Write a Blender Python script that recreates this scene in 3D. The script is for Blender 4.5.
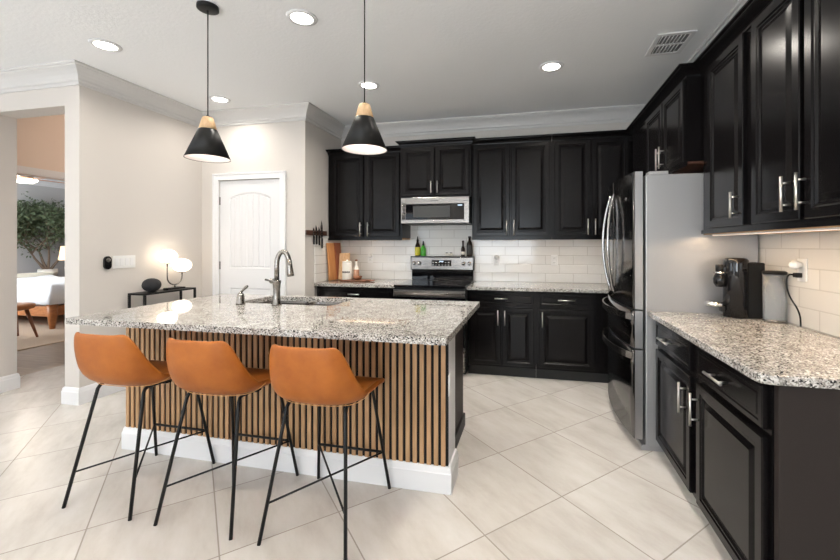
import bpy, bmesh, math, random
from mathutils import Vector, Matrix, noise
PI = math.pi
random.seed(7)
for o in list(bpy.data.objects):
    bpy.data.objects.remove(o)
sc = bpy.context.scene
C = sc.collection

# ------------------------------------------------------------------ camera
H = 1.34
cam_d = bpy.data.cameras.new('camera')
cam = bpy.data.objects.new('camera', cam_d)
C.objects.link(cam)
cam_d.sensor_width = 36.0
cam_d.sensor_fit = 'HORIZONTAL'
cam_d.lens = 392.8 / 840 * 36
cam_d.shift_x = -(444.5 - 420) / 840
cam_d.shift_y = -(280 - 244.9) / 840
cam_d.clip_start = 0.05
cam.location = (0, 0, H)
cam.rotation_euler = (PI / 2, 0, 0.2185)
sc.camera = cam

# ------------------------------------------------------------------ world, exposure, daylight
sc.view_settings.view_transform = 'Standard'
sc.view_settings.look = 'None'
sc.view_settings.gamma = 1
sc.view_settings.use_curve_mapping = False
sc.view_settings.exposure = 0.30
w = bpy.data.worlds.new('world')
sc.world = w
w.use_nodes = True
w.node_tree.nodes['Background'].inputs[0].default_value = (0.75, 0.87, 1.0, 1)
w.node_tree.nodes['Background'].inputs[1].default_value = 1.5

def area(name, loc, rot, sx, sy, power, col=(1, 1, 1), spread=PI):
    l = bpy.data.lights.new(name, 'AREA')
    l.shape = 'RECTANGLE'; l.size = sx; l.size_y = sy
    l.energy = power; l.color = col; l.spread = spread
    o = bpy.data.objects.new(name, l); C.objects.link(o)
    o.location = loc; o.rotation_euler = rot
    return o
DAY = (0.86, 0.94, 1.0)
# daylight through the windows and sliding doors behind the camera - lamps tilted up to brighten the ceiling
area('daylight_sliding_door', (-4.6, -4.25, 1.3), (PI / 2 + 0.75, 0, 0), 2.4, 2.3, 30, DAY)
area('daylight_window', (-0.9, -4.25, 1.5), (PI / 2 + 0.72, 0, 0), 2.0, 1.9, 102, DAY)
area('daylight_side_window', (-6.85, -1.2, 1.5), (PI / 2 + 0.6, 0, -PI / 2), 2.4, 1.9, 34, DAY)
area('bedroom_fill_light', (-9.0, 2.95, 1.5), (PI / 2, 0, 0), 1.8, 1.5, 120, DAY)  # unseen fill lamp added to brighten the bedroom; the wall behind it is solid

# sun added through the openings behind the camera, its floor bounce brightening the ceiling
sl = bpy.data.lights.new('sun', 'SUN'); sl.energy = 55.0; sl.angle = math.radians(1.5); sl.color = (1.0, 0.96, 0.90)
so = bpy.data.objects.new('sun', sl); C.objects.link(so)
so.rotation_euler = (math.radians(36), 0, math.radians(12))

# ------------------------------------------------------------------ materials
def mat(name, col=(0.5, 0.5, 0.5), rough=0.5, metal=0.0, coat=0.0, emit=None, es=0.0, trans=0.0, spec=0.5, ior=1.45):
    m = bpy.data.materials.new(name); m.use_nodes = True
    b = m.node_tree.nodes['Principled BSDF']
    b.inputs['Base Color'].default_value = (*col, 1)
    b.inputs['Roughness'].default_value = rough
    b.inputs['Metallic'].default_value = metal
    b.inputs['Coat Weight'].default_value = coat
    b.inputs['Coat Roughness'].default_value = 0.12
    b.inputs['Specular IOR Level'].default_value = spec
    b.inputs['IOR'].default_value = ior
    b.inputs['Transmission Weight'].default_value = trans
    if emit:
        b.inputs['Emission Color'].default_value = (*emit, 1)
        b.inputs['Emission Strength'].default_value = es
    return m
def N(m, t, **kw):
    n = m.node_tree.nodes.new(t)
    for k, v in kw.items():
        if k.startswith('i_'):
            n.inputs[k[2:].replace('_', ' ')].default_value = v
        else:
            setattr(n, k, v)
    return n
def L(m, a, b):
    m.node_tree.links.new(a, b)
def BS(m):
    return m.node_tree.nodes['Principled BSDF']
def coords(m, scale=(1, 1, 1), rot=(0, 0, 0), loc=(0, 0, 0)):
    # world position, so patterns run on continuously
    g = N(m, 'ShaderNodeNewGeometry')
    mp = N(m, 'ShaderNodeMapping')
    mp.inputs['Scale'].default_value = scale
    mp.inputs['Rotation'].default_value = rot
    mp.inputs['Location'].default_value = loc
    L(m, g.outputs['Position'], mp.inputs['Vector'])
    return mp.outputs['Vector']
def ramp(m, fac, stops, interp='LINEAR'):
    r = N(m, 'ShaderNodeValToRGB')
    r.color_ramp.interpolation = interp
    e = r.color_ramp.elements
    while len(e) < len(stops):
        e.new(0.5)
    for q, (p, c) in zip(e, stops):
        q.position = p; q.color = (*c, 1) if len(c) == 3 else c
    L(m, fac, r.inputs['Fac'])
    return r.outputs['Color']
def mix(m, fac, a, b, mode='MIX'):
    n = N(m, 'ShaderNodeMix', data_type='RGBA', blend_type=mode)
    for s, v in ((0, fac), (6, a), (7, b)):
        if hasattr(v, 'links'):
            L(m, v, n.inputs[s])
        else:
            n.inputs[s].default_value = v if s == 0 else (*v, 1)
    return n.outputs[2]
def math_n(m, op, a, b=None):
    n = N(m, 'ShaderNodeMath', operation=op)
    for i, v in enumerate((a, b)):
        if v is None: continue
        if hasattr(v, 'links'): L(m, v, n.inputs[i])
        else: n.inputs[i].default_value = v
    return n.outputs[0]
def bump(m, h, strength=0.2, dist=0.005):
    b = N(m, 'ShaderNodeBump')
    b.inputs['Strength'].default_value = strength
    b.inputs['Distance'].default_value = dist
    L(m, h, b.inputs['Height'])
    L(m, b.outputs['Normal'], BS(m).inputs['Normal'])
def noise_n(m, vec, scale, detail=4, rough=0.5):
    n = N(m, 'ShaderNodeTexNoise')
    n.inputs['Scale'].default_value = scale; n.inputs['Detail'].default_value = detail
    n.inputs['Roughness'].default_value = rough
    L(m, vec, n.inputs['Vector'])
    return n.outputs['Fac']

M = {}
# painted walls: warm greige, faint orange-peel
m = M['wall'] = mat('wall_paint', (0.60, 0.565, 0.53), 0.75)
bump(m, noise_n(m, coords(m), 140, 3), 0.12, 0.002)
m = M['hall_wall'] = mat('hall_wall_paint', (0.78, 0.66, 0.57), 0.8)
m = M['bed_wall'] = mat('bedroom_wall_paint', (0.47, 0.465, 0.47), 0.8)
m = M['ceiling'] = mat('ceiling_texture', (0.88, 0.89, 0.90), 0.85)
v = coords(m)
bump(m, noise_n(m, v, 42, 4, 0.6), 0.35, 0.006)
M['trim'] = mat('white_trim', (0.75, 0.75, 0.76), 0.35)
M['crown'] = mat('crown_paint', (0.60, 0.59, 0.58), 0.45)
M['door'] = mat('door_paint', (0.70, 0.70, 0.71), 0.38)
# diagonal porcelain floor tiles
m = M['tile'] = mat('floor_tile', (0.7, 0.66, 0.6), 0.28)
S = 0.52
v = coords(m, rot=(0, 0, PI / 4))
sx = N(m, 'ShaderNodeSeparateXYZ'); L(m, v, sx.inputs[0])
u0 = (-0.211 - 2.545) / math.sqrt(2); v0 = (-0.211 + 2.545) / math.sqrt(2)
U = math_n(m, 'DIVIDE', math_n(m, 'SUBTRACT', sx.outputs['X'], u0), S)
V = math_n(m, 'DIVIDE', math_n(m, 'SUBTRACT', sx.outputs['Y'], v0), S)
def edge(q):
    f = math_n(m, 'FRACT', q)
    return math_n(m, 'ABSOLUTE', math_n(m, 'SUBTRACT', f, 0.5))
e = math_n(m, 'MAXIMUM', edge(U), edge(V))
grout = math_n(m, 'GREATER_THAN', e, 0.5 - 0.006)
cb = N(m, 'ShaderNodeCombineXYZ')
L(m, math_n(m, 'FLOOR', U), cb.inputs[0]); L(m, math_n(m, 'FLOOR', V), cb.inputs[1])
wn = N(m, 'ShaderNodeTexWhiteNoise', noise_dimensions='3D'); L(m, cb.outputs[0], wn.inputs['Vector'])
off = N(m, 'ShaderNodeVectorMath', operation='MULTIPLY_ADD')
L(m, wn.outputs['Color'], off.inputs[0]); off.inputs[1].default_value = (9, 9, 9); L(m, v, off.inputs[2])
mp2 = N(m, 'ShaderNodeMapping'); mp2.inputs['Scale'].default_value = (1.0, 3.0, 1.0); mp2.inputs['Rotation'].default_value = (0, 0, 0.5)
L(m, off.outputs[0], mp2.inputs[0])
base = ramp(m, noise_n(m, mp2.outputs[0], 2.2, 7, 0.62), [(0.28, (0.51, 0.475, 0.435)), (0.5, (0.61, 0.58, 0.54)), (0.72, (0.68, 0.655, 0.625))])
tint = ramp(m, wn.outputs['Value'], [(0, (0.94, 0.94, 0.94)), (1, (1, 1, 1))])
base = mix(m, 1.0, base, tint, 'MULTIPLY')
L(m, mix(m, grout, base, (0.30, 0.265, 0.235)), BS(m).inputs['Base Color'])
L(m, ramp(m, grout, [(0, (0.27,) * 3), (1, (0.8,) * 3)]), BS(m).inputs['Roughness'])
bump(m, math_n(m, 'SUBTRACT', 1.0, grout), 0.25, 0.002)
# granite
m = M['granite'] = mat('speckled_granite', (0.7, 0.7, 0.7), 0.035)
v = coords(m)
warp = N(m, 'ShaderNodeTexNoise'); warp.inputs['Scale'].default_value = 60; L(m, v, warp.inputs['Vector'])
va = N(m, 'ShaderNodeVectorMath', operation='MULTIPLY_ADD')
L(m, warp.outputs['Color'], va.inputs[0]); va.inputs[1].default_value = (0.010,) * 3; L(m, v, va.inputs[2])
vo = N(m, 'ShaderNodeTexVoronoi', feature='F1'); vo.inputs['Scale'].default_value = 185; L(m, va.outputs[0], vo.inputs['Vector'])
sv = N(m, 'ShaderNodeSeparateXYZ'); L(m, vo.outputs['Color'], sv.inputs[0])
cells = ramp(m, sv.outputs['X'], [(0.0, (0.02, 0.02, 0.022)), (0.11, (0.13, 0.125, 0.12)), (0.22, (0.27, 0.26, 0.245)), (0.40, (0.375, 0.355, 0.33)), (0.56, (0.475, 0.465, 0.45)), (0.78, (0.63, 0.625, 0.615))], 'CONSTANT')
big = ramp(m, noise_n(m, v, 14, 3), [(0.36, (0.80, 0.77, 0.74)), (0.62, (1.05, 1.03, 1.0))])
L(m, mix(m, 1.0, cells, big, 'MULTIPLY'), BS(m).inputs['Base Color'])
# dark espresso cabinet lacquer
m = M['cab'] = mat('espresso_lacquer', (0.0045, 0.0038, 0.004), 0.22, spec=0.20)
v = coords(m, scale=(30, 30, 2.0))
bump(m, noise_n(m, v, 3, 3), 0.015, 0.002)
M['cab_panel'] = mat('espresso_side_panel', (0.024, 0.019, 0.0175), 0.5, spec=0.22)
M['kick'] = mat('dark_toe_kick', (0.008, 0.008, 0.008), 0.5)
m = M['maple'] = mat('maple_underside', (0.55, 0.33, 0.16), 0.45)
# brushed steels
def steel(name, col, rough, sc_=(2, 2, 300)):
    m = mat(name, col, rough, 1.0)
    v = coords(m, scale=sc_)
    L(m, ramp(m, noise_n(m, v, 1, 2), [(0.3, (rough * 0.8,) * 3), (0.7, (rough * 1.25,) * 3)]), BS(m).inputs['Roughness'])
    return m
M['steel'] = steel('brushed_stainless', (0.25, 0.235, 0.222), 0.27)
M['steel_dark'] = steel('dark_polished_stainless', (0.16, 0.155, 0.155), 0.14, (300, 300, 2))
M['handle_steel'] = mat('handle_steel', (0.40, 0.39, 0.385), 0.22, 1.0)
M['steel_edge'] = mat('door_edge_stainless', (0.42, 0.415, 0.42), 0.34, 1.0)
m = M['fridge_side'] = mat('grey_textured_steel', (0.37, 0.37, 0.375), 0.36, 0.5)
bump(m, noise_n(m, coords(m), 260, 2), 0.15, 0.001)
M['nickel'] = mat('brushed_nickel', (0.25, 0.232, 0.212), 0.22, 1.0)
M['pull'] = mat('satin_pull', (0.68, 0.65, 0.60), 0.28, 1.0)
M['chrome'] = mat('chrome', (0.75, 0.75, 0.75), 0.08, 1.0)
M['blackmetal'] = mat('black_metal', (0.009, 0.009, 0.009), 0.42, spec=0.28)
M['blackgloss'] = mat('black_gloss', (0.006, 0.006, 0.007), 0.06)
M['glasstop'] = mat('black_glass', (0.004, 0.004, 0.005), 0.03)
M['blackmatte'] = mat('black_matte_fabric', (0.018, 0.018, 0.02), 0.85)
M['white_plastic'] = mat('white_plastic', (0.78, 0.78, 0.77), 0.35)
M['slot'] = mat('dark_slot', (0.03, 0.03, 0.03), 0.5)
M['vent_dark'] = mat('vent_shadow_grey', (0.22, 0.22, 0.22), 0.8)
M['groutgap'] = mat('black_felt', (0.008, 0.007, 0.007), 0.9)
# oak
def wood(name, c1, c2, rough=0.5, scale=(8, 8, 0.8), s=4):
    m = mat(name, c1, rough)
    v = coords(m, scale=scale)
    n = noise_n(m, v, s, 5, 0.6)
    L(m, ramp(m, n, [(0.3, c1), (0.7, c2)]), BS(m).inputs['Base Color'])
    bump(m, n, 0.1, 0.002)
    return m
M['oak'] = wood('oak_slats', (0.33, 0.185, 0.085), (0.50, 0.305, 0.16), 0.55)
M['lightwood'] = wood('pale_wood', (0.55, 0.35, 0.18), (0.75, 0.53, 0.32), 0.5, (8, 8, 3), 6)
M['board'] = wood('warm_board', (0.42, 0.17, 0.055), (0.60, 0.29, 0.11), 0.45, (10, 10, 1))
M['darkwalnut'] = wood('dark_walnut', (0.055, 0.022, 0.013), (0.10, 0.042, 0.024), 0.45, (6, 6, 6))
M['redboard'] = wood('reddish_board', (0.30, 0.085, 0.035), (0.42, 0.14, 0.06), 0.45, (10, 10, 1))
M['darkboard'] = wood('walnut', (0.16, 0.055, 0.025), (0.28, 0.11, 0.05), 0.4, (6, 6, 6))
M['bedwood'] = wood('cherry_wood', (0.30, 0.10, 0.03), (0.46, 0.18, 0.06), 0.35, (3, 3, 8))
m = M['plank'] = mat('wood_look_plank', (0.4, 0.3, 0.2), 0.35)
v = coords(m)
bk = N(m, 'ShaderNodeTexBrick'); bk.offset = 0.4
bk.inputs['Scale'].default_value = 1.0; bk.inputs['Brick Width'].default_value = 1.2; bk.inputs['Row Height'].default_value = 0.2
bk.inputs['Mortar Size'].default_value = 0.002
bk.inputs['Color1'].default_value = (0.27, 0.205, 0.15, 1); bk.inputs['Color2'].default_value = (0.20, 0.15, 0.11, 1); bk.inputs['Mortar'].default_value = (0.12, 0.09, 0.07, 1)
L(m, v, bk.inputs['Vector'])
gr = ramp(m, noise_n(m, coords(m, scale=(2, 14, 1)), 2, 5), [(0.3, (0.75, 0.75, 0.75)), (0.7, (1.1, 1.1, 1.1))])
L(m, mix(m, 1.0, bk.outputs['Color'], gr, 'MULTIPLY'), BS(m).inputs['Base Color'])
# leather
m = M['leather'] = mat('tan_leather', (0.40, 0.135, 0.03), 0.46, spec=0.35)
v = coords(m)
L(m, ramp(m, noise_n(m, v, 7, 5, 0.6), [(0.3, (0.265, 0.073, 0.010)), (0.7, (0.375, 0.117, 0.018))]), BS(m).inputs['Base Color'])
bump(m, noise_n(m, v, 180, 3), 0.10, 0.002)
M['thread'] = mat('tan_thread', (0.62, 0.33, 0.13), 0.7)
# subway tile (separate axes for the two walls)
def subway(name, axis, tint):
    m = mat(name, tint, 0.08)
    g = N(m, 'ShaderNodeNewGeometry'); s = N(m, 'ShaderNodeSeparateXYZ'); L(m, g.outputs['Position'], s.inputs[0])
    c = N(m, 'ShaderNodeCombineXYZ'); L(m, s.outputs[axis], c.inputs[0])
    L(m, math_n(m, 'SUBTRACT', s.outputs['Z'], 0.916), c.inputs[1])
    b = N(m, 'ShaderNodeTexBrick'); b.offset = 0.5
    b.inputs['Scale'].default_value = 1; b.inputs['Brick Width'].default_value = 0.302; b.inputs['Row Height'].default_value = 0.101
    b.inputs['Mortar Size'].default_value = 0.0034; b.inputs['Mortar Smooth'].default_value = 0.3
    b.inputs['Color1'].default_value = (*tint, 1); b.inputs['Color2'].default_value = (*[t * 0.95 for t in tint], 1)
    b.inputs['Mortar'].default_value = (0.56, 0.54, 0.51, 1)
    L(m, c.outputs[0], b.inputs['Vector']); L(m, b.outputs['Color'], BS(m).inputs['Base Color'])
    n = noise_n(m, g.outputs['Position'], 9, 2)
    h = math_n(m, 'ADD', math_n(m, 'MULTIPLY', n, 0.55), math_n(m, 'SUBTRACT', 1.0, b.outputs['Fac']))
    bump(m, h, 0.35, 0.006)
    return m
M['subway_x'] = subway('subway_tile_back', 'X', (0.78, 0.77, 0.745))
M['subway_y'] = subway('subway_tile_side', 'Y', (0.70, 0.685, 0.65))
M['lens'] = mat('light_lens', (1, 1, 1), 0.5, emit=(1.0, 0.93, 0.82), es=9)
M['globe'] = mat('globe_glass', (1, 1, 1), 0.4, emit=(1.0, 0.82, 0.62), es=3.0)
M['shade_in'] = mat('shade_interior', (0.85, 0.80, 0.77), 0.6)
M['led'] = mat('led_strip', (1, 1, 1), 0.5, emit=(1.0, 0.62, 0.36), es=0.5)
M['display'] = mat('lit_display', (0, 0, 0), 0.3, emit=(0.6, 0.75, 0.9), es=1.0)
def glass(name, col, rough=0.02, ior=1.45):
    return mat(name, col, rough, trans=1.0, ior=ior)
M['clear'] = mat('clear_plastic', (0.85, 0.88, 0.91), 0.10, trans=0.85, ior=1.15)
M['bottleglass'] = mat('dark_bottle_glass', (0.02, 0.012, 0.008), 0.06)
M['greenglass'] = mat('green_bottle_glass', (0.06, 0.35, 0.03), 0.08)
M['oil'] = mat('yellow_oil_label', (0.55, 0.50, 0.05), 0.25)
M['linen'] = mat('white_linen', (0.80, 0.82, 0.86), 0.85)
M['cream'] = mat('cream_blanket', (0.72, 0.68, 0.58), 0.9)
M['rug'] = mat('beige_woven_rug', (0.46, 0.35, 0.26), 0.95)
bump(M['rug'], noise_n(M['rug'], coords(M['rug']), 60, 3), 0.5, 0.01)
M['leaf'] = mat('olive_leaf', (0.085, 0.115, 0.06), 0.55)
M['bark'] = mat('bark', (0.17, 0.12, 0.085), 0.85)
M['cream_ceramic'] = mat('cream_ceramic', (0.80, 0.77, 0.70), 0.3)
M['amber'] = mat('amber_liquid', (0.45, 0.25, 0.16), 0.1)
M['darkprint'] = mat('dark_print', (0.03, 0.02, 0.02), 0.6)
M['lampshade'] = mat('lit_fabric_shade', (0.9, 0.7, 0.45), 0.8, emit=(1.0, 0.62, 0.32), es=0.9)

# ------------------------------------------------------------------ mesh helpers
class MB:
    def __init__(self): self.bm = bmesh.new()
    def box(self, x0, x1, y0, y1, z0, z1, bev=0.0, seg=2):
        b = bmesh.new()
        bmesh.ops.create_cube(b, size=1)
        for v in b.verts:
            v.co = ((x0 + x1) / 2 + v.co.x * (x1 - x0), (y0 + y1) / 2 + v.co.y * (y1 - y0), (z0 + z1) / 2 + v.co.z * (z1 - z0))
        if bev > 0:
            bmesh.ops.bevel(b, geom=b.edges[:], offset=bev, segments=seg, profile=0.5, affect='EDGES')
        self.join(b); return self
    def join(self, b, mtx=None):
        if mtx is not None: b.transform(mtx)
        me = bpy.data.meshes.new('tmp'); b.to_mesh(me); b.free()
        self.bm.from_mesh(me); bpy.data.meshes.remove(me)
    def tube(self, pts, r, seg=10, rad=None, cap=True):
        pts = [Vector(p) for p in pts]
        rings = []
        up = None
        for i, p in enumerate(pts):
            if i == 0: t = pts[1] - p
            elif i == len(pts) - 1: t = p - pts[i - 1]
            else: t = (pts[i + 1] - p).normalized() + (p - pts[i - 1]).normalized()
            t.normalize()
            if up is None:
                up = Vector((0, 0, 1)) if abs(t.z) < 0.9 else Vector((1, 0, 0))
            a = t.cross(up).normalized(); b_ = a.cross(t).normalized(); up = b_
            rr = rad[i] if rad else r
            rings.append([self.bm.verts.new(p + (a * math.cos(2 * PI * k / seg) + b_ * math.sin(2 * PI * k / seg)) * rr) for k in range(seg)])
        for q in range(len(rings) - 1):
            for k in range(seg):
                f = self.bm.faces.new((rings[q][k], rings[q][(k + 1) % seg], rings[q + 1][(k + 1) % seg], rings[q + 1][k])); f.smooth = True
        if cap:
            self.bm.faces.new(rings[0][::-1]); self.bm.faces.new(rings[-1])
        return self
    def cyl(self, p, axis, r, h, seg=24, r2=None):
        p = Vector(p); a = {'x': Vector((1, 0, 0)), 'y': Vector((0, 1, 0)), 'z': Vector((0, 0, 1))}[axis]
        return self.tube([p, p + a * h], r, seg, [r, r if r2 is None else r2])
    def lathe(self, prof, c=(0, 0, 0), seg=32, sx=1, sy=1, mtx=None):
        b = bmesh.new(); rings = []
        for r, z in prof:
            if r < 1e-5: rings.append([b.verts.new((0, 0, z))])
            else: rings.append([b.verts.new((r * sx * math.cos(2 * PI * k / seg), r * sy * math.sin(2 * PI * k / seg), z)) for k in range(seg)])
        for q in range(len(rings) - 1):
            A, B = rings[q], rings[q + 1]
            for k in range(seg):
                k2 = (k + 1) % seg
                if len(A) == 1 and len(B) == 1: continue
                if len(A) == 1: f = b.faces.new((A[0], B[k2], B[k]))
                elif len(B) == 1: f = b.faces.new((A[k], A[k2], B[0]))
                else: f = b.faces.new((A[k], A[k2], B[k2], B[k]))
                f.smooth = True
        bmesh.ops.recalc_face_normals(b, faces=b.faces[:])
        self.join(b, (mtx or Matrix.Identity(4)) if mtx else Matrix.Translation(c))
        return self
    def prism(self, poly, z0, z1, bev=0.0, seg=2):
        b = bmesh.new()
        vs = [b.verts.new((x, y, z0)) for x, y in poly]
        f = b.faces.new(vs)
        r = bmesh.ops.extrude_face_region(b, geom=[f])
        for v in r['geom']:
            if isinstance(v, bmesh.types.BMVert): v.co.z = z1
        bmesh.ops.recalc_face_normals(b, faces=b.faces[:])
        if bev > 0:
            bmesh.ops.bevel(b, geom=b.edges[:], offset=bev, segments=seg, profile=0.5, affect='EDGES')
        self.join(b); return self
    def quad(self, *p):
        self.bm.faces.new([self.bm.verts.new(q) for q in p]); return self
    def build(self, name, m, parent=None, smooth=False, autosmooth=True):
        me = bpy.data.meshes.new(name); self.bm.normal_update(); self.bm.to_mesh(me); self.bm.free()
        o = bpy.data.objects.new(name, me); C.objects.link(o)
        me.materials.append(M[m] if isinstance(m, str) else m)
        if smooth:
            for p in me.polygons: p.use_smooth = True
        if parent: o.parent = parent
        return o

def catmull(P, n=8):
    out = []
    Q = [Vector(P[0])] + [Vector(p) for p in P] + [Vector(P[-1])]
    for i in range(1, len(Q) - 2):
        for k in range(n):
            t_ = k / n
            a, b, c_, d_ = Q[i - 1:i + 3]
            out.append(0.5 * ((2 * b) + (c_ - a) * t_ + (2 * a - 5 * b + 4 * c_ - d_) * t_ ** 2 + (3 * b - a - 3 * c_ + d_) * t_ ** 3))
    out.append(Q[-1]); return out

def thing(name, label, cat, loc=(0, 0, 0), rz=0, group=None):
    o = bpy.data.objects.new(name, None); C.objects.link(o)
    o.empty_display_size = 0.1
    o.location = loc; o.rotation_euler = (0, 0, rz)
    return tag(o, label, cat, group)
def tag(o, label, cat, group=None):
    o['label'] = label; o['category'] = cat
    if group: o['group'] = group
    return o
def struct(o, label=None):
    o['kind'] = 'structure'
    if label: o['label'] = label
    return o
def dup(root, loc, label, rz=None, group=None):
    r = root.copy(); C.objects.link(r); r.location = loc; r['label'] = label
    if rz is not None: r.rotation_euler = (0, 0, rz)
    for ch in list(root.children):
        c = ch.copy(); C.objects.link(c); c.parent = r
        for g in list(ch.children):
            d = g.copy(); C.objects.link(d); d.parent = c
    return r

def sweep(name, path, prof, m):
    # path in plan, room on the right-hand side of travel; prof: (distance from wall, z)
    mb = MB(); rows = []
    n = len(path)
    for i in range(n):
        P = Vector(path[i])
        def nrm(a, b):
            d = (Vector(b) - Vector(a)).normalized(); return Vector((d.y, -d.x))
        if i == 0: off = nrm(path[0], path[1])
        elif i == n - 1: off = nrm(path[-2], path[-1])
        else:
            a = nrm(path[i - 1], path[i]); b = nrm(path[i], path[i + 1])
            off = (a + b) / (1 + a.dot(b))
        rows.append([mb.bm.verts.new((P.x + off.x * d, P.y + off.y * d, z)) for d, z in prof])
    for i in range(n - 1):
        for k in range(len(prof) - 1):
            mb.bm.faces.new((rows[i][k], rows[i][k + 1], rows[i + 1][k + 1], rows[i + 1][k]))
    mb.bm.faces.new(rows[0]); mb.bm.faces.new(rows[-1][::-1])
    bmesh.ops.recalc_face_normals(mb.bm, faces=mb.bm.faces[:])
    return mb.build(name, m)

# ------------------------------------------------------------------ structure
XL, XR, YB, ZC = -3.70, 1.38, 4.62, 2.83
struct(MB().box(-7.0, XR, -4.5, 2.55, -0.1, 0).box(-5.1, XR, 2.55, YB, -0.1, 0).box(-5.1, -3.7, YB, 9.0, -0.1, 0).build('floor', 'tile'))
struct(MB().box(-11.0, -5.1, 2.72, 9.0, -0.1, 0).build('floor_bedroom', 'plank'))
struct(MB().box(-11.0, XR + 0.1, -4.6, 9.0, ZC, ZC + 0.1).build('ceiling', 'ceiling'))
struct(MB().box(-2.38, XR + 0.1, YB, YB + 0.1, -0.1, ZC).build('wall_back', 'wall'))
struct(MB().box(XR, XR + 0.1, -4.6, YB, -0.1, ZC).build('wall_right', 'wall'))
struct(MB().box(-3.86, XL, 2.55, 3.80, 0, ZC).box(-3.86, XL, 3.80, 9.0, 0, ZC).build('wall_left', 'wall'))
# pantry block, with the door hole
DX0, DX1, DZ = -3.46, -2.68, 2.07
struct(MB().box(XL, DX0, 3.80, 3.90, 0, ZC).box(DX1, -2.38, 3.80, YB, 0, ZC).box(DX0, DX1, 3.80, 3.90, DZ, ZC).box(XL, DX1, 4.5, YB, 0, ZC).build('wall_pantry', 'wall'))
# wall with the cased opening towards the bedroom
struct(MB().box(-7.0, -4.70, 2.55, 2.72, 0, ZC).box(-4.70, -3.86, 2.55, 2.72, 2.52, ZC).build('wall_opening', 'wall'))
struct(MB().box(-5.2, -5.1, 2.72, 2.85, 0, ZC).box(-5.2, -5.1, 2.85, 4.6, 2.07, ZC).box(-5.2, -5.1, 4.6, 9.0, 0, ZC).build('wall_hall', 'hall_wall'))
struct(MB().box(-11.0, -10.9, 2.62, 9.0, 0, ZC).box(-10.9, -5.2, 8.9, 9.0, 0, ZC).build('wall_bedroom', 'bed_wall'))
struct(MB().box(-10.9, -7.0, 2.62, 2.72, 0, ZC).build('wall_bedroom_side', 'bed_wall'))
# walls behind the camera, with window holes
struct(MB().box(-7.1, -5.8, -4.6, -4.5, 0, ZC).box(-5.8, -3.4, -4.6, -4.5, 2.45, ZC).box(-3.4, -1.9, -4.6, -4.5, 0, ZC)
       .box(-1.9, 0.1, -4.6, -4.5, 0, 0.55).box(-1.9, 0.1, -4.6, -4.5, 2.45, ZC).box(0.1, XR, -4.6, -4.5, 0, ZC).build('wall_front', 'wall'))
struct(MB().box(-7.1, -7.0, -4.5, -2.4, 0, ZC).box(-7.1, -7.0, -2.4, 0, 0, 0.55).box(-7.1, -7.0, -2.4, 0, 2.45, ZC).box(-7.1, -7.0, 0, 2.72, 0, ZC).build('wall_side', 'wall'))
def window(n, x0, x1, z0, z1, y, side=False):
    mb = MB()
    t = 0.05
    def bx(a0, a1, c0, c1):
        if side: mb.box(y - 0.03, y + 0.03, a0, a1, c0, c1)
        else: mb.box(a0, a1, y - 0.03, y + 0.03, c0, c1)
    bx(x0, x1, z0, z0 + t); bx(x0, x1, z1 - t, z1); bx(x0, x0 + t, z0 + t, z1 - t); bx(x1 - t, x1, z0 + t, z1 - t)
    bx((x0 + x1) / 2 - 0.03, (x0 + x1) / 2 + 0.03, z0 + t, z1 - t)
    struct(mb.build('window_%d' % n, 'trim'))
window(1, -5.8, -3.4, 0.0, 2.45, -4.55)
window(2, -1.9, 0.1, 0.55, 2.45, -4.55)
window(3, -2.4, 0.0, 0.55, 2.45, -7.05, True)

crown = [(0.0, ZC - 0.150), (0.014, ZC - 0.150), (0.016, ZC - 0.128), (0.022, ZC - 0.122), (0.028, ZC - 0.118), (0.032, ZC - 0.100),
         (0.046, ZC - 0.075), (0.066, ZC - 0.050), (0.086, ZC - 0.034), (0.096, ZC - 0.028), (0.100, ZC - 0.020), (0.112, ZC - 0.016), (0.114, ZC)]
struct(sweep('trim_1', [(-7.0, 2.55), (XL, 2.55), (XL, 3.80), (-2.38, 3.80), (-2.38, YB), (XR, YB)], crown + [(0.0, ZC)], 'crown'), 'white crown moulding')
struct(sweep('trim_8', [(XR, YB - 0.115), (XR, -4.5)], [(d_ * 1.3, z_) for d_, z_ in crown] + [(0.0, ZC)], 'crown'), 'white crown moulding on the right wall')
struct(sweep('trim_2', [(-10.9, 2.72), (-10.9, 8.9)], crown + [(0.0, ZC)], 'trim'))
bb = [(0.0, 0.0), (0.016, 0.0), (0.016, 0.105), (0.013, 0.112), (0.011, 0.128), (0.006, 0.140), (0.0, 0.142)]
struct(sweep('baseboard_left', [(-3.86, 2.72), (-3.86, 2.55), (XL, 2.55), (XL, 3.80), (-3.54, 3.80)], bb, 'trim'))
struct(sweep('baseboard_opening', [(-7.0, 2.55), (-4.70, 2.55), (-4.70, 2.72), (-5.05, 2.72)], bb, 'trim'))
struct(sweep('baseboard_pantry', [(-2.60, 3.80), (-2.38, 3.80), (-2.38, 4.0)], bb, 'trim'))
# hall door casing
struct(MB().box(-5.095, -5.075, 2.75, 4.7, 2.07, 2.145).box(-5.095, -5.075, 4.6, 4.7, 0, 2.06).box(-5.095, -5.075, 2.75, 2.85, 0, 2.06).build('trim_3', 'trim'))
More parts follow.
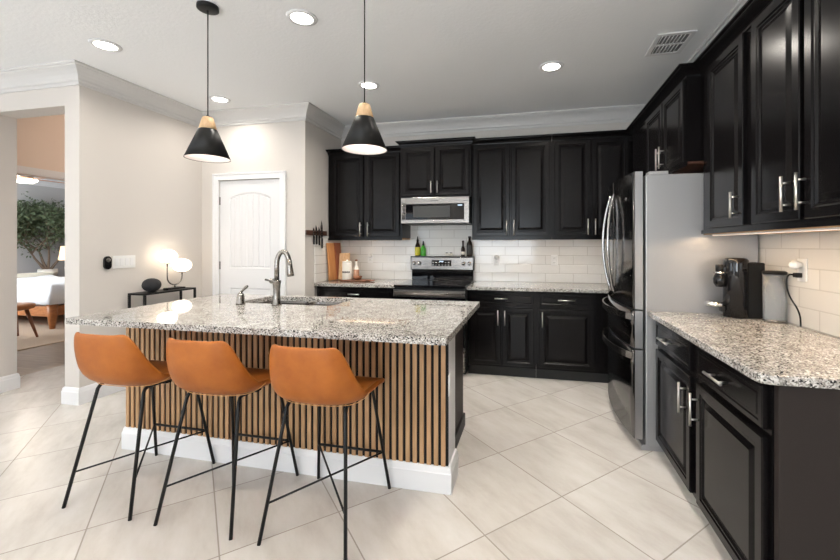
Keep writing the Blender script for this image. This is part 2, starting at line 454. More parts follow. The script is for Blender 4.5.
# pantry door casing
mb = MB()
for a, b in ((DX0 - 0.075, DX0), (DX1, DX1 + 0.075)):
    mb.box(a, b, 3.780, 3.80, 0, DZ + 0.075, 0.004)
    mb.box(min(a + 0.0, b), max(a, b), 3.774, 3.782, 0, DZ + 0.075, 0.003) if False else None
mb.box(DX0, DX1, 3.780, 3.80, DZ, DZ + 0.075, 0.004)
mb.box(DX0 - 0.075, DX0 - 0.055, 3.772, 3.782, 0, DZ + 0.075, 0.003).box(DX1 + 0.055, DX1 + 0.075, 3.772, 3.782, 0, DZ + 0.075, 0.003).box(DX0 - 0.075, DX1 + 0.075, 3.772, 3.782, DZ + 0.055, DZ + 0.075, 0.003)
struct(mb.build('trim_4', 'trim'))
# pantry door slab: heightfield with arched plank panel above a square panel
def door_slab():
    W, Hh = DX1 - DX0 - 0.006, DZ - 0.014
    nx, nz = 120, 150
    bm = bmesh.new()
    def d(x, z):
        # returns depth (positive = recessed)
        def panel(x0, x1, z0, z1, arch):
            zt = z1 + (arch * (1 - ((x - (x0 + x1) / 2) / ((x1 - x0) / 2)) ** 2) if x0 < x < x1 else 0)
            q = min(x - x0, x1 - x, z - z0, zt - z)
            if q <= 0: return 0
            if q < 0.012: return 0.011 * q / 0.012
            if q < 0.024: return 0.011 - 0.006 * (q - 0.012) / 0.012
            g = ((x - x0) / (x1 - x0) * 7) % 1
            return 0.005 + (0.0045 if (g < 0.07 or g > 0.93) and arch else 0)
        return max(panel(0.125, W - 0.125, 1.07, Hh - 0.20, 0.06), panel(0.125, W - 0.125, 0.22, 0.85, 0))
    g = [[bm.verts.new((W * i / nx, d(W * i / nx, Hh * j / nz), Hh * j / nz)) for j in range(nz + 1)] for i in range(nx + 1)]
    for i in range(nx):
        for j in range(nz):
            bm.faces.new((g[i][j], g[i + 1][j], g[i + 1][j + 1], g[i][j + 1]))
    mb = MB(); mb.join(bm); mb.box(0, W, 0.012, 0.035, 0, Hh)
    return mb
slab = door_slab().build('door_1', 'door')
slab.location = (DX0 + 0.003, 3.806, 0.008)
struct(slab, 'white two-panel door with an arched plank upper panel')
for z in (0.25, 1.1, 1.83):
    h = MB().box(-0.006, 0.006, -0.012, 0.004, z - 0.045, z + 0.045, 0.002).build('hinge', 'nickel', slab)
k = MB().lathe([(0, 0), (0.026, 0), (0.026, 0.006), (0.010, 0.010), (0.010, 0.035), (0.024, 0.042), (0.028, 0.055), (0.020, 0.068), (0, 0.072)], mtx=Matrix.Translation((0.70, 0, 0.94)) @ Matrix.Rotation(PI / 2, 4, 'X')).build('door_knob', 'nickel', slab)
# backsplashes
struct(MB().box(-2.376, XR, YB - 0.010, YB, 0.914, 1.62).build('trim_5', 'subway_x'), 'white subway tile backsplash')
struct(MB().box(-2.38, -2.370, 3.985, YB - 0.010, 0.914, 1.45).build('trim_6', 'subway_x'), 'white subway tile on the return wall')
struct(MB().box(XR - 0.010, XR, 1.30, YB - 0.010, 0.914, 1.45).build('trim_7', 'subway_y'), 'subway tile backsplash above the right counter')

# ------------------------------------------------------------------ cabinets (local: front faces -y, x right, z up)
def raised_door(w, h, stile=0.058, raised=True, drawer=False):
    """a raised-panel front, its face at y=0, standing 0.02 thick behind; origin bottom-left"""
    bm = bmesh.new()
    if drawer:
        rings = [(0, 0.02), (0, 0.004), (0.004, 0.0), (0.020, 0.0), (0.025, 0.004), (0.034, 0.004), (0.038, 0.001)]
    else:
        rings = [(0, 0.02), (0, 0.004), (0.004, 0.0), (stile - 0.018, 0.0), (stile - 0.011, 0.005), (stile - 0.005, 0.005), (stile + 0.001, 0.013), (stile + 0.007, 0.013), (stile + 0.028, 0.004), (stile + 0.031, 0.003)]
    vs = []
    for ins, d in rings:
        vs.append([bm.verts.new(p) for p in ((ins, d, ins), (w - ins, d, ins), (w - ins, d, h - ins), (ins, d, h - ins))])
    for a, b in zip(vs, vs[1:]):
        for k in range(4):
            bm.faces.new((a[k], a[(k + 1) % 4], b[(k + 1) % 4], b[k]))
    bm.faces.new(vs[-1]); bm.faces.new(vs[0][::-1])
    bmesh.ops.recalc_face_normals(bm, faces=bm.faces[:])
    mb = MB(); mb.join(bm); return mb
def pull(parent, x, z, length=0.14, vert=True, out=0.032):
    mb = MB()
    d = length / 2
    if vert:
        mb.tube([(x, -out, z - d), (x, -out, z + d)], 0.006, 10)
        for s in (-1, 1): mb.tube([(x, 0.002, z + s * d * 0.62), (x, -out, z + s * d * 0.62)], 0.0045, 8)
    else:
        mb.tube([(x - d, -out, z), (x + d, -out, z)], 0.006, 10)
        for s in (-1, 1): mb.tube([(x + s * d * 0.62, 0.002, z), (x + s * d * 0.62, -out, z)], 0.0045, 8)
    return mb.build('handle', 'pull', parent)
def front(root, name, x0, x1, z0, z1, y, hx=None, hz=None, vert=True, hl=0.14):
    w, h = x1 - x0, z1 - z0
    o = raised_door(w, h, stile=min(0.058, w * 0.17), drawer=(name == 'drawer')).build(name, 'cab', root)
    o.location = (x0, y, z0)
    if hx is not None: pull(o, hx - x0, hz - z0, hl, vert)
    return o
def cab_crown(root, path, z0, ztop, proj=0.07):
    hh = ztop - z0
    prof = [(0.0, z0), (0.006, z0), (0.008, z0 + hh * .15), (0.014, z0 + hh * .22), (proj * .35, z0 + hh * .5), (proj * .7, z0 + hh * .66), (proj * .8, z0 + hh * .72), (proj * .82, z0 + hh * .82), (proj, z0 + hh * .86), (proj, ztop), (0.0, ztop)]
    o = sweep('crown', path, prof, 'cab'); o.parent = root
    return o

YF = 4.26
G = 'dark upper wall cabinets'
# upper left of the range
t = thing('wall_cabinet', 'dark two-door wall cabinet in the left corner, left of the microwave', 'cabinet', (0, 0, 0), group=G)
MB().box(-2.37, -1.448, YF + 0.022, YB - 0.012, 1.42, 2.43).build('cabinet_body', 'cab', t)
MB().box(-2.36, -1.45, YF + 0.03, YB - 0.014, 1.405, 1.42).build('cabinet_underside', 'maple', t)
MB().box(-2.37, -1.448, YF + 0.010, YF + 0.0215, 1.395, 1.42).build('bottom_rail', 'cab', t)
front(t, 'door', -2.315, -1.920, 1.435, 2.395, YF, -1.945, 1.52, hl=0.16)
front(t, 'door', -1.880, -1.475, 1.435, 2.395, YF, -1.850, 1.52, hl=0.16)
cab_crown(t, [(-2.372, YB - 0.012), (-2.372, YF + 0.022), (-1.448, YF + 0.022)][1:], 2.405, 2.462)
# above microwave
t = thing('wall_cabinet', 'small dark two-door cabinet directly above the microwave', 'cabinet', group=G)
YM = 4.20
MB().box(-1.440, -0.642, YM + 0.022, YB - 0.012, 1.868, 2.46).build('cabinet_body', 'cab', t)
front(t, 'door', -1.420, -1.052, 1.885, 2.420, YM, -1.080, 1.975, hl=0.13)
front(t, 'door', -1.036, -0.662, 1.885, 2.420, YM, -1.008, 1.975, hl=0.13)
cab_crown(t, [(-1.440, YB - 0.02), (-1.440, YM + 0.022), (-0.642, YM + 0.022), (-0.642, YB - 0.02)], 2.435, 2.500, 0.05)
# right of microwave: two cabinets
t = thing('wall_cabinet', 'dark two-door wall cabinet just right of the microwave', 'cabinet', group=G)
MB().box(-0.640, 0.205, YF + 0.022, YB - 0.012, 1.42, 2.44).build('cabinet_body', 'cab', t)
MB().box(-0.632, 0.200, YF + 0.03, YB - 0.014, 1.405, 1.42).build('cabinet_underside', 'maple', t)
MB().box(-0.640, 0.205, YF + 0.010, YF + 0.0215, 1.395, 1.42).build('bottom_rail', 'cab', t)
front(t, 'door', -0.625, -0.232, 1.435, 2.425, YF, -0.262, 1.525, hl=0.16)
front(t, 'door', -0.214, 0.180, 1.435, 2.425, YF, -0.184, 1.525, hl=0.16)
cab_crown(t, [(-0.640, YF + 0.022), (0.205, YF + 0.022)], 2.435, 2.490)
t = thing('wall_cabinet', 'dark two-door wall cabinet on the back wall beside the refrigerator', 'cabinet', group=G)
MB().box(0.207, XR - 0.012, YF + 0.022, YB - 0.012, 1.42, 2.44).build('cabinet_body', 'cab', t)
MB().box(0.215, XR - 0.012, YF + 0.03, YB - 0.014, 1.405, 1.42).build('cabinet_underside', 'maple', t)
MB().box(0.207, XR - 0.012, YF + 0.010, YF + 0.0215, 1.395, 1.42).build('bottom_rail', 'cab', t)
front(t, 'door', 0.235, 0.590, 1.435, 2.425, YF, 0.562, 1.525, hl=0.16)
front(t, 'door', 0.604, 0.955, 1.435, 2.425, YF, 0.634, 1.525, hl=0.16)
cab_crown(t, [(0.207, YF + 0.022), (1.02, YF + 0.022)], 2.435, 2.490)
# right wall (rotated so the front faces -x; local x = -world y)
RZ = -PI / 2
def rw(name, label, X, group=G):
    return thing(name, label, 'cabinet', (X, 0, 0), RZ, group)
# fridge cabinet: face at X=.95
t = rw('wall_cabinet', 'dark two-door cabinet above the refrigerator', 0.95)
D = XR - 0.95 - 0.012
MB().box(-4.17, -2.79, 0.022, D, 1.875, 2.42).build('cabinet_body', 'cab', t)
MB().box(-4.16, -2.80, 0.03, D - 0.002, 1.862, 1.875).build('cabinet_underside', 'darkwalnut', t)
MB().box(-4.17, -2.79, 0.008, 0.0215, 1.850, 1.875).build('bottom_rail', 'cab', t)
front(t, 'door', -3.655, -3.225, 1.870, 2.405, 0, -3.252, 1.985, hl=0.16)
front(t, 'door', -3.210, -2.805, 1.870, 2.405, 0, -3.182, 1.985, hl=0.16)
cab_crown(t, [(-4.17, 0.022), (-2.79, 0.022), (-2.79, 0.16)], 2.412, 2.475)
t = rw('wall_cabinet', 'tall single-door dark wall cabinet on the right wall, nearest the refrigerator', 1.03)
D = XR - 1.03 - 0.012
MB().box(-2.755, -2.205, 0.022, D, 1.43, 2.42).build('cabinet_body', 'cab', t)
MB().box(-2.75, -2.21, 0.022, D - 0.002, 1.404, 1.43).build('cabinet_underside', 'maple', t)
MB().box(-2.755, -2.205, 0.008, 0.0215, 1.408, 1.43).build('bottom_rail', 'cab', t)
front(t, 'door', -2.650, -2.245, 1.440, 2.405, 0, -2.295, 1.545, hl=0.135)
cab_crown(t, [(-2.79, 0.022), (-2.205, 0.022)], 2.412, 2.478)
t = rw('wall_cabinet', 'tall dark two-door wall cabinet at the right edge, above the outlet', 1.03)
MB().box(-2.203, -1.38, 0.022, D, 1.43, 2.42).build('cabinet_body', 'cab', t)
MB().box(-2.20, -1.385, 0.022, D - 0.002, 1.404, 1.43).build('cabinet_underside', 'maple', t)
MB().box(-2.203, -1.38, 0.008, 0.0215, 1.408, 1.43).build('bottom_rail', 'cab', t)
front(t, 'door', -2.165, -1.818, 1.440, 2.405, 0, -1.872, 1.548, hl=0.145)
front(t, 'door', -1.790, -1.440, 1.440, 2.405, 0, -1.796 + 0.018, 1.548, hl=0.145)
cab_crown(t, [(-2.203, 0.022), (-1.38, 0.022)], 2.412, 2.478)

# base cabinets
GB = 'dark base cabinets along the walls'
YD = 4.00
t = thing('base_cabinet', 'dark base cabinet with one wide drawer, left of the range', 'cabinet', group=GB)
MB().box(-2.37, -1.430, YD + 0.022, YB - 0.012, 0.10, 0.878).build('cabinet_body', 'cab', t)
MB().box(-2.37, -1.430, YD + 0.09, YD + 0.11, 0.0, 0.10).build('toe_kick', 'kick', t)
front(t, 'drawer', -2.34, -1.46, 0.735, 0.862, YD, -1.90, 0.80, False, 0.13)
front(t, 'door', -2.34, -1.91, 0.125, 0.705, YD, -1.94, 0.60)
front(t, 'door', -1.89, -1.46, 0.125, 0.705, YD, -1.86, 0.60)
t = thing('base_cabinet', 'dark base cabinet with a wide drawer over two doors, right of the range', 'cabinet', group=GB)
MB().box(-0.650, 0.042, YD + 0.022, YB - 0.012, 0.10, 0.878).build('cabinet_body', 'cab', t)
MB().box(-0.650, 0.042, YD + 0.060, YD + 0.085, 0.0, 0.10).build('toe_kick', 'kick', t)
front(t, 'drawer', -0.615, 0.020, 0.735, 0.862, YD, -0.30, 0.800, False, 0.13)
front(t, 'door', -0.615, -0.306, 0.125, 0.705, YD, -0.332, 0.605, hl=0.15)
front(t, 'door', -0.290, 0.020, 0.125, 0.705, YD, -0.264, 0.605, hl=0.15)
t = thing('base_cabinet', 'dark base cabinet with one drawer over a single wide door, beside the refrigerator', 'cabinet', group=GB)
MB().box(0.044, XR - 0.012, YD + 0.022, YB - 0.012, 0.10, 0.878).build('cabinet_body', 'cab', t)
MB().box(0.044, XR - 0.012, YD + 0.060, YD + 0.085, 0.0, 0.10).build('toe_kick', 'kick', t)
front(t, 'drawer', 0.075, 0.590, 0.735, 0.862, YD, 0.33, 0.800, False, 0.16)
front(t, 'door', 0.075, 0.590, 0.125, 0.705, YD, 0.102, 0.605, hl=0.15)
def base_r(label, y0, y1, d0, d1, hy_d, hy):
    t = rw('base_cabinet', label, 0.77, GB)
    MB().box(-y1, -y0, 0.022, XR - 0.77 - 0.012, 0.09, 0.878).build('cabinet_body', 'cab', t)
    MB().box(-y1, -y0, 0.075, 0.095, 0.0, 0.09).build('toe_kick', 'kick', t)
    front(t, 'drawer', -d1, -d0, 0.708, 0.858, 0, -hy_d, 0.780, False, 0.16)
    front(t, 'door', -d1, -d0, 0.100, 0.680, 0, -hy, 0.555, True, 0.155)
    return t
base_r('dark base cabinet with drawer and door, on the right next to the refrigerator', 2.148, 2.762, 2.185, 2.735, 2.505, 2.235)
tn = base_r('nearest dark base cabinet with drawer and door, at the counter end on the right', 1.536, 2.146, 1.552, 2.105, 1.855, 2.085)
tag(MB().box(0.798, XR - 0.012, 1.508, 1.535, 0.0, 0.8795, 0.002).build('end_panel', 'cab_panel'), 'plain dark end panel closing the right cabinet run below the counter corner', 'panel')

# ------------------------------------------------------------------ countertops
def slab_top(name, poly, label, z0=0.880, z1=0.914):
    o = MB().prism(poly, z0, z1, 0.005, 2).build(name, 'granite')
    return tag(o, label, 'countertop', 'speckled granite countertops')
slab_top('countertop', [(-2.368, 3.965), (-1.430, 3.965), (-1.430, YB - 0.011), (-2.368, YB - 0.011)], 'short granite countertop left of the range holding the cutting boards')
slab_top('countertop', [(-0.650, 3.965), (XR - 0.012, 3.965), (XR - 0.012, YB - 0.011), (-0.650, YB - 0.011)], 'granite countertop on the back wall between range and refrigerator')
slab_top('countertop', [(0.732, 2.755), (0.732, 1.520), (0.742, 1.498), (0.772, 1.486), (XR - 0.012, 1.486), (XR - 0.012, 2.755)], 'granite countertop on the right carrying the coffee machine')

# ------------------------------------------------------------------ island
IX0, IX1, IY0, IY1 = -2.612, -0.44, 2.075, 2.27
isl = thing('kitchen_island', 'kitchen island with vertical oak slats, white base and dark cabinet end', 'island', ((IX0 + IX1) / 2, 2.45, 0))
ox, oy = isl.location.x, isl.location.y
def ip(mb, name, m):
    o = mb.build(name, m, isl); o.location = (-ox, -oy, 0); return o
ip(MB().box(IX0 + 0.0, IX1, IY0 + 0.020, IY1, 0.0, 0.880), 'end_wall', 'trim')
ip(MB().box(IX0, IX1 - 0.002, IY0 - 0.0008, IY0 + 0.0195, 0.1445, 0.880), 'slat_backing', 'groutgap')
mb = MB(); n = 54; p = (IX1 - IX0 - 0.006) / n
for i in range(n):
    x = IX0 + 0.002 + i * p + 0.006
    mb.box(x, x + p * 0.60, IY0 - 0.010, IY0 - 0.0010, 0.1445, 0.879, 0.0012, 1)
ip(mb, 'slat_panel', 'oak')
q = sweep('baseboard', [(IX0, IY1), (IX0, IY0 + 0.005), (IX1, IY0 + 0.005), (IX1, IY1)][::1], [(0, 0), (0.020, 0), (0.020, 0.105), (0.017, 0.112), (0.014, 0.130), (0.010, 0.142), (0, 0.144)], 'trim')
q.parent = isl; q.location = (-ox, -oy, 0)
ip(MB().box(-0.515, -0.495, IY1 + 0.001, 2.865, 0.095, 0.8795, 0.002), 'end_panel', 'cab_panel')
ip(MB().box(IX0 + 0.02, IX0 + 0.04, IY1 + 0.001, 2.865, 0.095, 0.8795, 0.002), 'end_panel', 'cab_panel')
ip(MB().box(IX0 + 0.041, -0.516, IY1 + 0.001, 2.865, 0.095, 0.115), 'cabinet_floor', 'cab_panel')
ip(MB().box(IX0 + 0.041, -0.516, 2.845, 2.865, 0.116, 0.690), 'back_frame', 'cab_panel')
for k_ in range(4):
    w_ = 0.495; xa = IX0 + 0.050 + k_ * 0.509
    o = raised_door(w_, 0.66, 0.058).build('door', 'cab', isl)
    o.rotation_euler = (0, 0, PI); o.location = (xa + w_ - ox, 2.8855 - oy, 0.20)
    pull(o, 0.04 if k_ % 2 else w_ - 0.04, 0.54)
ip(MB().box(IX0 + 0.02, -0.482, IY1 + 0.001, 2.885, 0.0, 0.094, 0.003), 'toe_kick', 'kick')
o = ip(MB().box(IX1, IX1 + 0.006, 2.075, 2.145, 0.52, 0.635, 0.002), 'outlet', 'white_plastic')
for zz in (0.553, 0.602):
    MB().box(IX1 + 0.0055, IX1 + 0.0075, 2.094, 2.126, zz - 0.016, zz + 0.016, 0.0006).build('socket', 'white_plastic', o)
# island top with sink cut-out
TX0, TX1, TY0, TY1 = -2.650, -0.380, 1.750, 2.940
SX0, SX1, SY0, SY1 = -2.12, -1.36, 2.505, 2.885
def island_top():
    bm = bmesh.new()
    def rr(x0, x1, y0, y1, r, k=6):
        P = []
        for cx_, cy_, a0 in ((x1 - r, y1 - r, 0), (x0 + r, y1 - r, 90), (x0 + r, y0 + r, 180), (x1 - r, y0 + r, 270)):
            for i in range(k + 1):
                a = math.radians(a0 + 90 * i / k); P.append((cx_ + r * math.cos(a), cy_ + r * math.sin(a)))
        return P
    out = rr(TX0, TX1, TY0, TY1, 0.012); inn = rr(SX0, SX1, SY0, SY1, 0.06)
    for z in (0.914,):
        vo_ = [bm.verts.new((x, y, z)) for x, y in out]; vi_ = [bm.verts.new((x, y, z)) for x, y in inn]
        es = [bm.edges.new((a, b)) for ring in (vo_, vi_) for a, b in zip(ring, ring[1:] + ring[:1])]
        bmesh.ops.triangle_fill(bm, edges=es, use_beauty=True)
    r = bmesh.ops.extrude_face_region(bm, geom=bm.faces[:])
    for v in r['geom']:
        if isinstance(v, bmesh.types.BMVert): v.co.z = 0.880
    bmesh.ops.recalc_face_normals(bm, faces=bm.faces[:])
    mb = MB(); mb.join(bm); return mb
tag(island_top().build('island_countertop', 'granite'), 'large speckled granite island countertop with the sink cut into it', 'countertop', 'speckled granite countertops')
sink = thing('sink', 'undermount stainless double-bowl sink in the island top', 'sink', ((SX0 + SX1) / 2, (SY0 + SY1) / 2, 0.70))
def bowl(x0, x1, y0, y1, zb, zt):
    bm = bmesh.new(); k = 6
    rings = []
    for ins, z in ((0, zt), (0.004, zt - 0.02), (0.012, zb + 0.03), (0.03, zb + 0.005), (0.06, zb)):
        r = 0.06
        P = []
        for cx_, cy_, a0 in ((x1 - r, y1 - r, 0), (x0 + r, y1 - r, 90), (x0 + r, y0 + r, 180), (x1 - r, y0 + r, 270)):
            for i in range(k + 1):
                a = math.radians(a0 + 90 * i / k); rr_ = max(0.004, r - ins)
                P.append((cx_ + rr_ * math.cos(a), cy_ + rr_ * math.sin(a), z))
        rings.append([bm.verts.new(p_) for p_ in P])
    for a, b in zip(rings, rings[1:]):
        for i in range(len(a)):
            f = bm.faces.new((a[i], a[(i + 1) % len(a)], b[(i + 1) % len(a)], b[i])); f.smooth = True
    bm.faces.new(rings[-1])
    mb = MB(); mb.join(bm); return mb
cxs, cys = sink.location.x, sink.location.y
for x0, x1 in ((SX0 - 0.006, -1.752), (-1.730, SX1 + 0.006)):
    o = bowl(x0 - cxs, x1 - cxs, SY0 - 0.006 - cys, SY1 + 0.006 - cys, 0.0, 0.178).build('bowl', 'steel', sink)
    MB().lathe([(0, 0.004), (0.03, 0.004), (0.042, 0.006), (0.044, 0.002)], c=((x0 + x1) / 2 - cxs, 0, 0)).build('drain', 'chrome', o)
MB().box(-1.753 - cxs, -1.729 - cxs, SY0 + 0.02 - cys, SY1 - 0.02 - cys, 0.150, 0.172, 0.004).build('divider', 'steel', sink)
# faucet
f = thing('faucet', 'tall brushed nickel gooseneck faucet with pull-down spray head, on the island', 'faucet', (-1.755, 2.447, 0.914))
MB().lathe([(0, 0), (0.034, 0), (0.034, 0.008), (0.027, 0.02), (0.023, 0.07), (0.022, 0.11), (0.026, 0.15), (0.029, 0.165), (0.029, 0.175), (0, 0.175)]).build('body', 'nickel', f)
pts = [(0, 0, 0.17), (0, 0, 0.27)]
for i in range(1, 13):
    a = PI - PI * 0.93 * i / 12
    pts.append((0.043 + 0.043 * math.cos(a), 0.02 * i / 12, 0.29 + 0.088 * math.sin(a)))
MB().tube(pts, 0.0165, 14).build('spout', 'nickel', f)
e = Vector(pts[-1])
MB().tube([e + Vector((0, 0, 0.01)), e + Vector((0.004, 0.002, -0.035)), e + Vector((0.008, 0.003, -0.085)), e + Vector((0.010, 0.004, -0.105))], 0.02, 16, [0.017, 0.019, 0.024, 0.022]).build('spray_head', 'nickel', f)
MB().tube([(-0.02, 0, 0.168), (-0.05, 0, 0.172), (-0.092, 0.0, 0.180)], 0.006, 10, [0.011, 0.0065, 0.0075]).build('lever', 'nickel', f)
f = thing('sink_lever', 'short brushed nickel lever control left of the gooseneck faucet', 'faucet handle', (-2.035, 2.430, 0.914))
MB().lathe([(0, 0), (0.032, 0), (0.031, 0.01), (0.026, 0.02), (0.025, 0.055), (0.020, 0.075), (0.012, 0.085), (0, 0.088)]).build('body', 'nickel', f)
MB().tube([(0, 0, 0.082), (0.02, 0, 0.104), (0.045, 0, 0.125), (0.058, 0, 0.134)], 0.008, 10, [0.008, 0.008, 0.011, 0.007]).build('lever', 'nickel', f)

# ------------------------------------------------------------------ bar stools
def stool_shell():
    #     y      z     w     dy(side forward)  dz(side up)
    CS = [(-0.264, 0.895, 0.132, 0.025, -0.004), (-0.270, 0.880, 0.166, 0.045, 0.006), (-0.265, 0.80, 0.192, 0.075, 0.002), (-0.250, 0.71, 0.210, 0.110, 0.004),
          (-0.210, 0.640, 0.221, 0.110, 0.030), (-0.125, 0.600, 0.218, 0.045, 0.052), (0.0, 0.594, 0.212, 0.010, 0.044),
          (0.11, 0.605, 0.207, 0.0, 0.024), (0.19, 0.606, 0.203, -0.002, 0.010), (0.238, 0.598, 0.198, -0.008, 0.002), (0.248, 0.588, 0.190, -0.012, 0.0)]
    nt = 12
    bm = bmesh.new(); g = []
    for (y, z, wd, dy, dz) in CS:
        row = []
        for k in range(nt + 1):
            s = -1 + 2 * k / nt
            a = abs(s) ** 2.6
            row.append(bm.verts.new((wd * math.sin(s * PI / 2 * 0.92) / math.sin(PI / 2 * 0.92), y + dy * a, z + dz * a)))
        g.append(row)
    for i in range(len(g) - 1):
        for k in range(nt):
            f = bm.faces.new((g[i][k], g[i][k + 1], g[i + 1][k + 1], g[i + 1][k])); f.smooth = True
    bmesh.ops.recalc_face_normals(bm, faces=bm.faces[:])
    GRID = [[tuple(v.co) for v in r] for r in g]
    mb = MB(); mb.join(bm)
    return mb, g, CS, GRID
def make_stool(label):
    t = thing('bar_stool', label, 'bar stool', group='tan leather bar stools at the island')
    mb, g, CS, GRID = stool_shell()
    o = mb.build('seat_shell', 'leather', t, smooth=True)
    s = o.modifiers.new('thick', 'SOLIDIFY'); s.thickness = 0.026; s.offset = 0
    s = o.modifiers.new('smooth', 'SUBSURF'); s.levels = 2; s.render_levels = 2
    # stitched seam running under the shell from side to side, on the outer face
    co = [[v for v in row] for row in GRID]
    pts = []
    for k in range(13):
        u_ = abs(k - 6) / 6
        fi = 4.25 + 1.15 * u_ ** 1.5                 # row index along the shell: low at the back, forward at the sides
        i0 = int(fi); fr_ = fi - i0
        A, B = Vector(co[i0][k]), Vector(co[i0 + 1][k]); P_ = A.lerp(B, fr_)
        tu = (B - A).normalized(); tv = (Vector(co[i0][min(k + 1, 12)]) - Vector(co[i0][max(k - 1, 0)])).normalized()
        nn = tu.cross(tv).normalized()
        if nn.z > 0 or (abs(nn.z) < 0.2 and nn.y > 0): nn = -nn
        pts.append(P_ + nn * 0.0142)
    MB().tube(catmull(pts, 5), 0.0018, 6).build('seam', 'thread', o)
    for sgn, nm in ((-1, 'l'), (1, 'r')):
        bk = (sgn * 0.160, -0.150, 0.574); ft = (sgn * 0.160, 0.150, 0.574)
        MB().tube([(sgn * 0.210, -0.262, 0.0), (sgn * 0.151, -0.143, 0.572), (sgn * 0.148, -0.132, 0.588), (sgn * 0.147, -0.116, 0.594)], 0.0085, 10).build('leg', 'blackmetal', t)
        MB().tube([(sgn * 0.216, 0.250, 0.0), (sgn * 0.153, 0.162, 0.566), (sgn * 0.150, 0.150, 0.583), (sgn * 0.147, 0.134, 0.588)], 0.0085, 10).build('leg', 'blackmetal', t)
        MB().tube([(sgn * 0.147, -0.1165, 0.594), (sgn * 0.147, 0.1345, 0.588)], 0.0085, 10).build('seat_rail', 'blackmetal', t)
    def leg_at(sx_, back, z):
        f = z / 0.545
        y = (-0.262 + 0.113 * f) if back else (0.250 - 0.085 * f)
        return (sx_ * ((0.210 - 0.056 * f) if back else (0.216 - 0.061 * f)), y, z)
    MB().tube([leg_at(-1, True, 0.165), leg_at(1, False, 0.215)], 0.005, 8).build('cross_brace', 'blackmetal', t)
    MB().tube([leg_at(1, True, 0.165), leg_at(-1, False, 0.215)], 0.005, 8).build('cross_brace', 'blackmetal', t)
    MB().tube([leg_at(-1, False, 0.215), leg_at(1, False, 0.215)], 0.007, 8).build('footrest', 'blackmetal', t)
    MB().box(-0.153, 0.153, -0.02, 0.02, 0.576, 0.584).build('mount_plate', 'blackmetal', t)
    MB().tube([(-0.146, 0.10, 0.589), (0.146, 0.10, 0.589)], 0.007, 8).build('mount_bar', 'blackmetal', t)
    return t
st = make_stool('leftmost of the three tan leather bar stools, nearest the doorway')
st.location = (-2.118, 1.795, 0)
dup(st, (-1.546, 1.795, 0), 'middle one of the three tan leather bar stools')
dup(st, (-0.980, 1.795, 0), 'rightmost tan leather bar stool, nearest the island end outlet')

# ------------------------------------------------------------------ range
rg = thing('range', 'stainless and black glass freestanding electric range between the back counters', 'stove', (-1.04, 4.25, 0))
def rp(mb, name, m, par=None):
    o = mb.build(name, m, par or rg)
    if par is None: o.location = (1.04, -4.25, 0)
    return o
RX0, RX1 = -1.424, -0.656
rp(MB().box(RX0, RX1, 3.955, YB - 0.03, 0.02, 0.895, 0.003), 'oven_body', 'blackmetal')
rp(MB().box(RX0, RX1, 3.930, YB - 0.10, 0.896, 0.920, 0.004), 'cooktop', 'glasstop')
rp(MB().box(RX0 + 0.004, RX1 - 0.004, 3.922, 3.954, 0.300, 0.870, 0.006), 'oven_door', 'glasstop')
rp(MB().box(RX0 + 0.002, RX1 - 0.002, 3.918, 3.9215, 0.800, 0.872, 0.001), 'door_trim', 'steel')
rp(MB().tube([(RX0 + 0.03, 3.875, 0.838), (RX1 - 0.03, 3.875, 0.838)], 0.017, 14).tube([(RX0 + 0.06, 3.917, 0.838), (RX0 + 0.06, 3.875, 0.838)], 0.012).tube([(RX1 - 0.06, 3.917, 0.838), (RX1 - 0.06, 3.875, 0.838)], 0.012), 'oven_handle', 'steel')
rp(MB().box(RX0 + 0.004, RX1 - 0.004, 3.922, 3.954, 0.045, 0.285, 0.006), 'storage_drawer', 'steel')
rp(MB().box(RX0 + 0.012, RX1 - 0.012, 4.545, 4.590, 0.921, 1.040, 0.003), 'lower_backguard', 'glasstop')
bg = rp(MB().box(RX0, RX1, 4.525, 4.600, 1.041, 1.206, 0.004), 'control_panel', 'blackgloss')
rp(MB().box(RX0 + 0.012, RX1 - 0.012, 4.519, 4.5245, 1.050, 1.190, 0.002), 'steel_fascia', 'steel')
rp(MB().box(-1.16, -0.92, 4.514, 4.5185, 1.090, 1.160, 0.002), 'clock_panel', 'blackgloss')
for i in range(12):
    rp(MB().box(-1.15 + 0.038 * (i % 6), -1.135 + 0.038 * (i % 6), 4.5125, 4.5135, 1.100 + 0.030 * (i // 6), 1.106 + 0.030 * (i // 6)), 'touch_button', 'white_plastic')
rp(MB().box(-1.065, -1.015, 4.5118, 4.5137, 1.140, 1.152), 'clock_digits', 'display')
for x in (-1.375, -1.310, -0.775, -0.705):
    mb = MB().lathe([(0, 0), (0.024, 0), (0.024, 0.006), (0.018, 0.010), (0.016, 0.028), (0, 0.030)], mtx=Matrix.Translation((x, 4.5185, 1.122)) @ Matrix.Rotation(PI / 2, 4, 'X'))
    rp(mb, 'control_knob', 'chrome')
for x, y, r in ((-1.22, 4.12, 0.10), (-0.86, 4.12, 0.085), (-1.22, 4.38, 0.075), (-0.86, 4.38, 0.095)):
    b = MB()
    b.lathe([(r - 0.002, 0.9202), (r, 0.9206), (r + 0.002, 0.9202)], c=(x, y, 0))
    rp(b, 'burner_ring', 'slot')
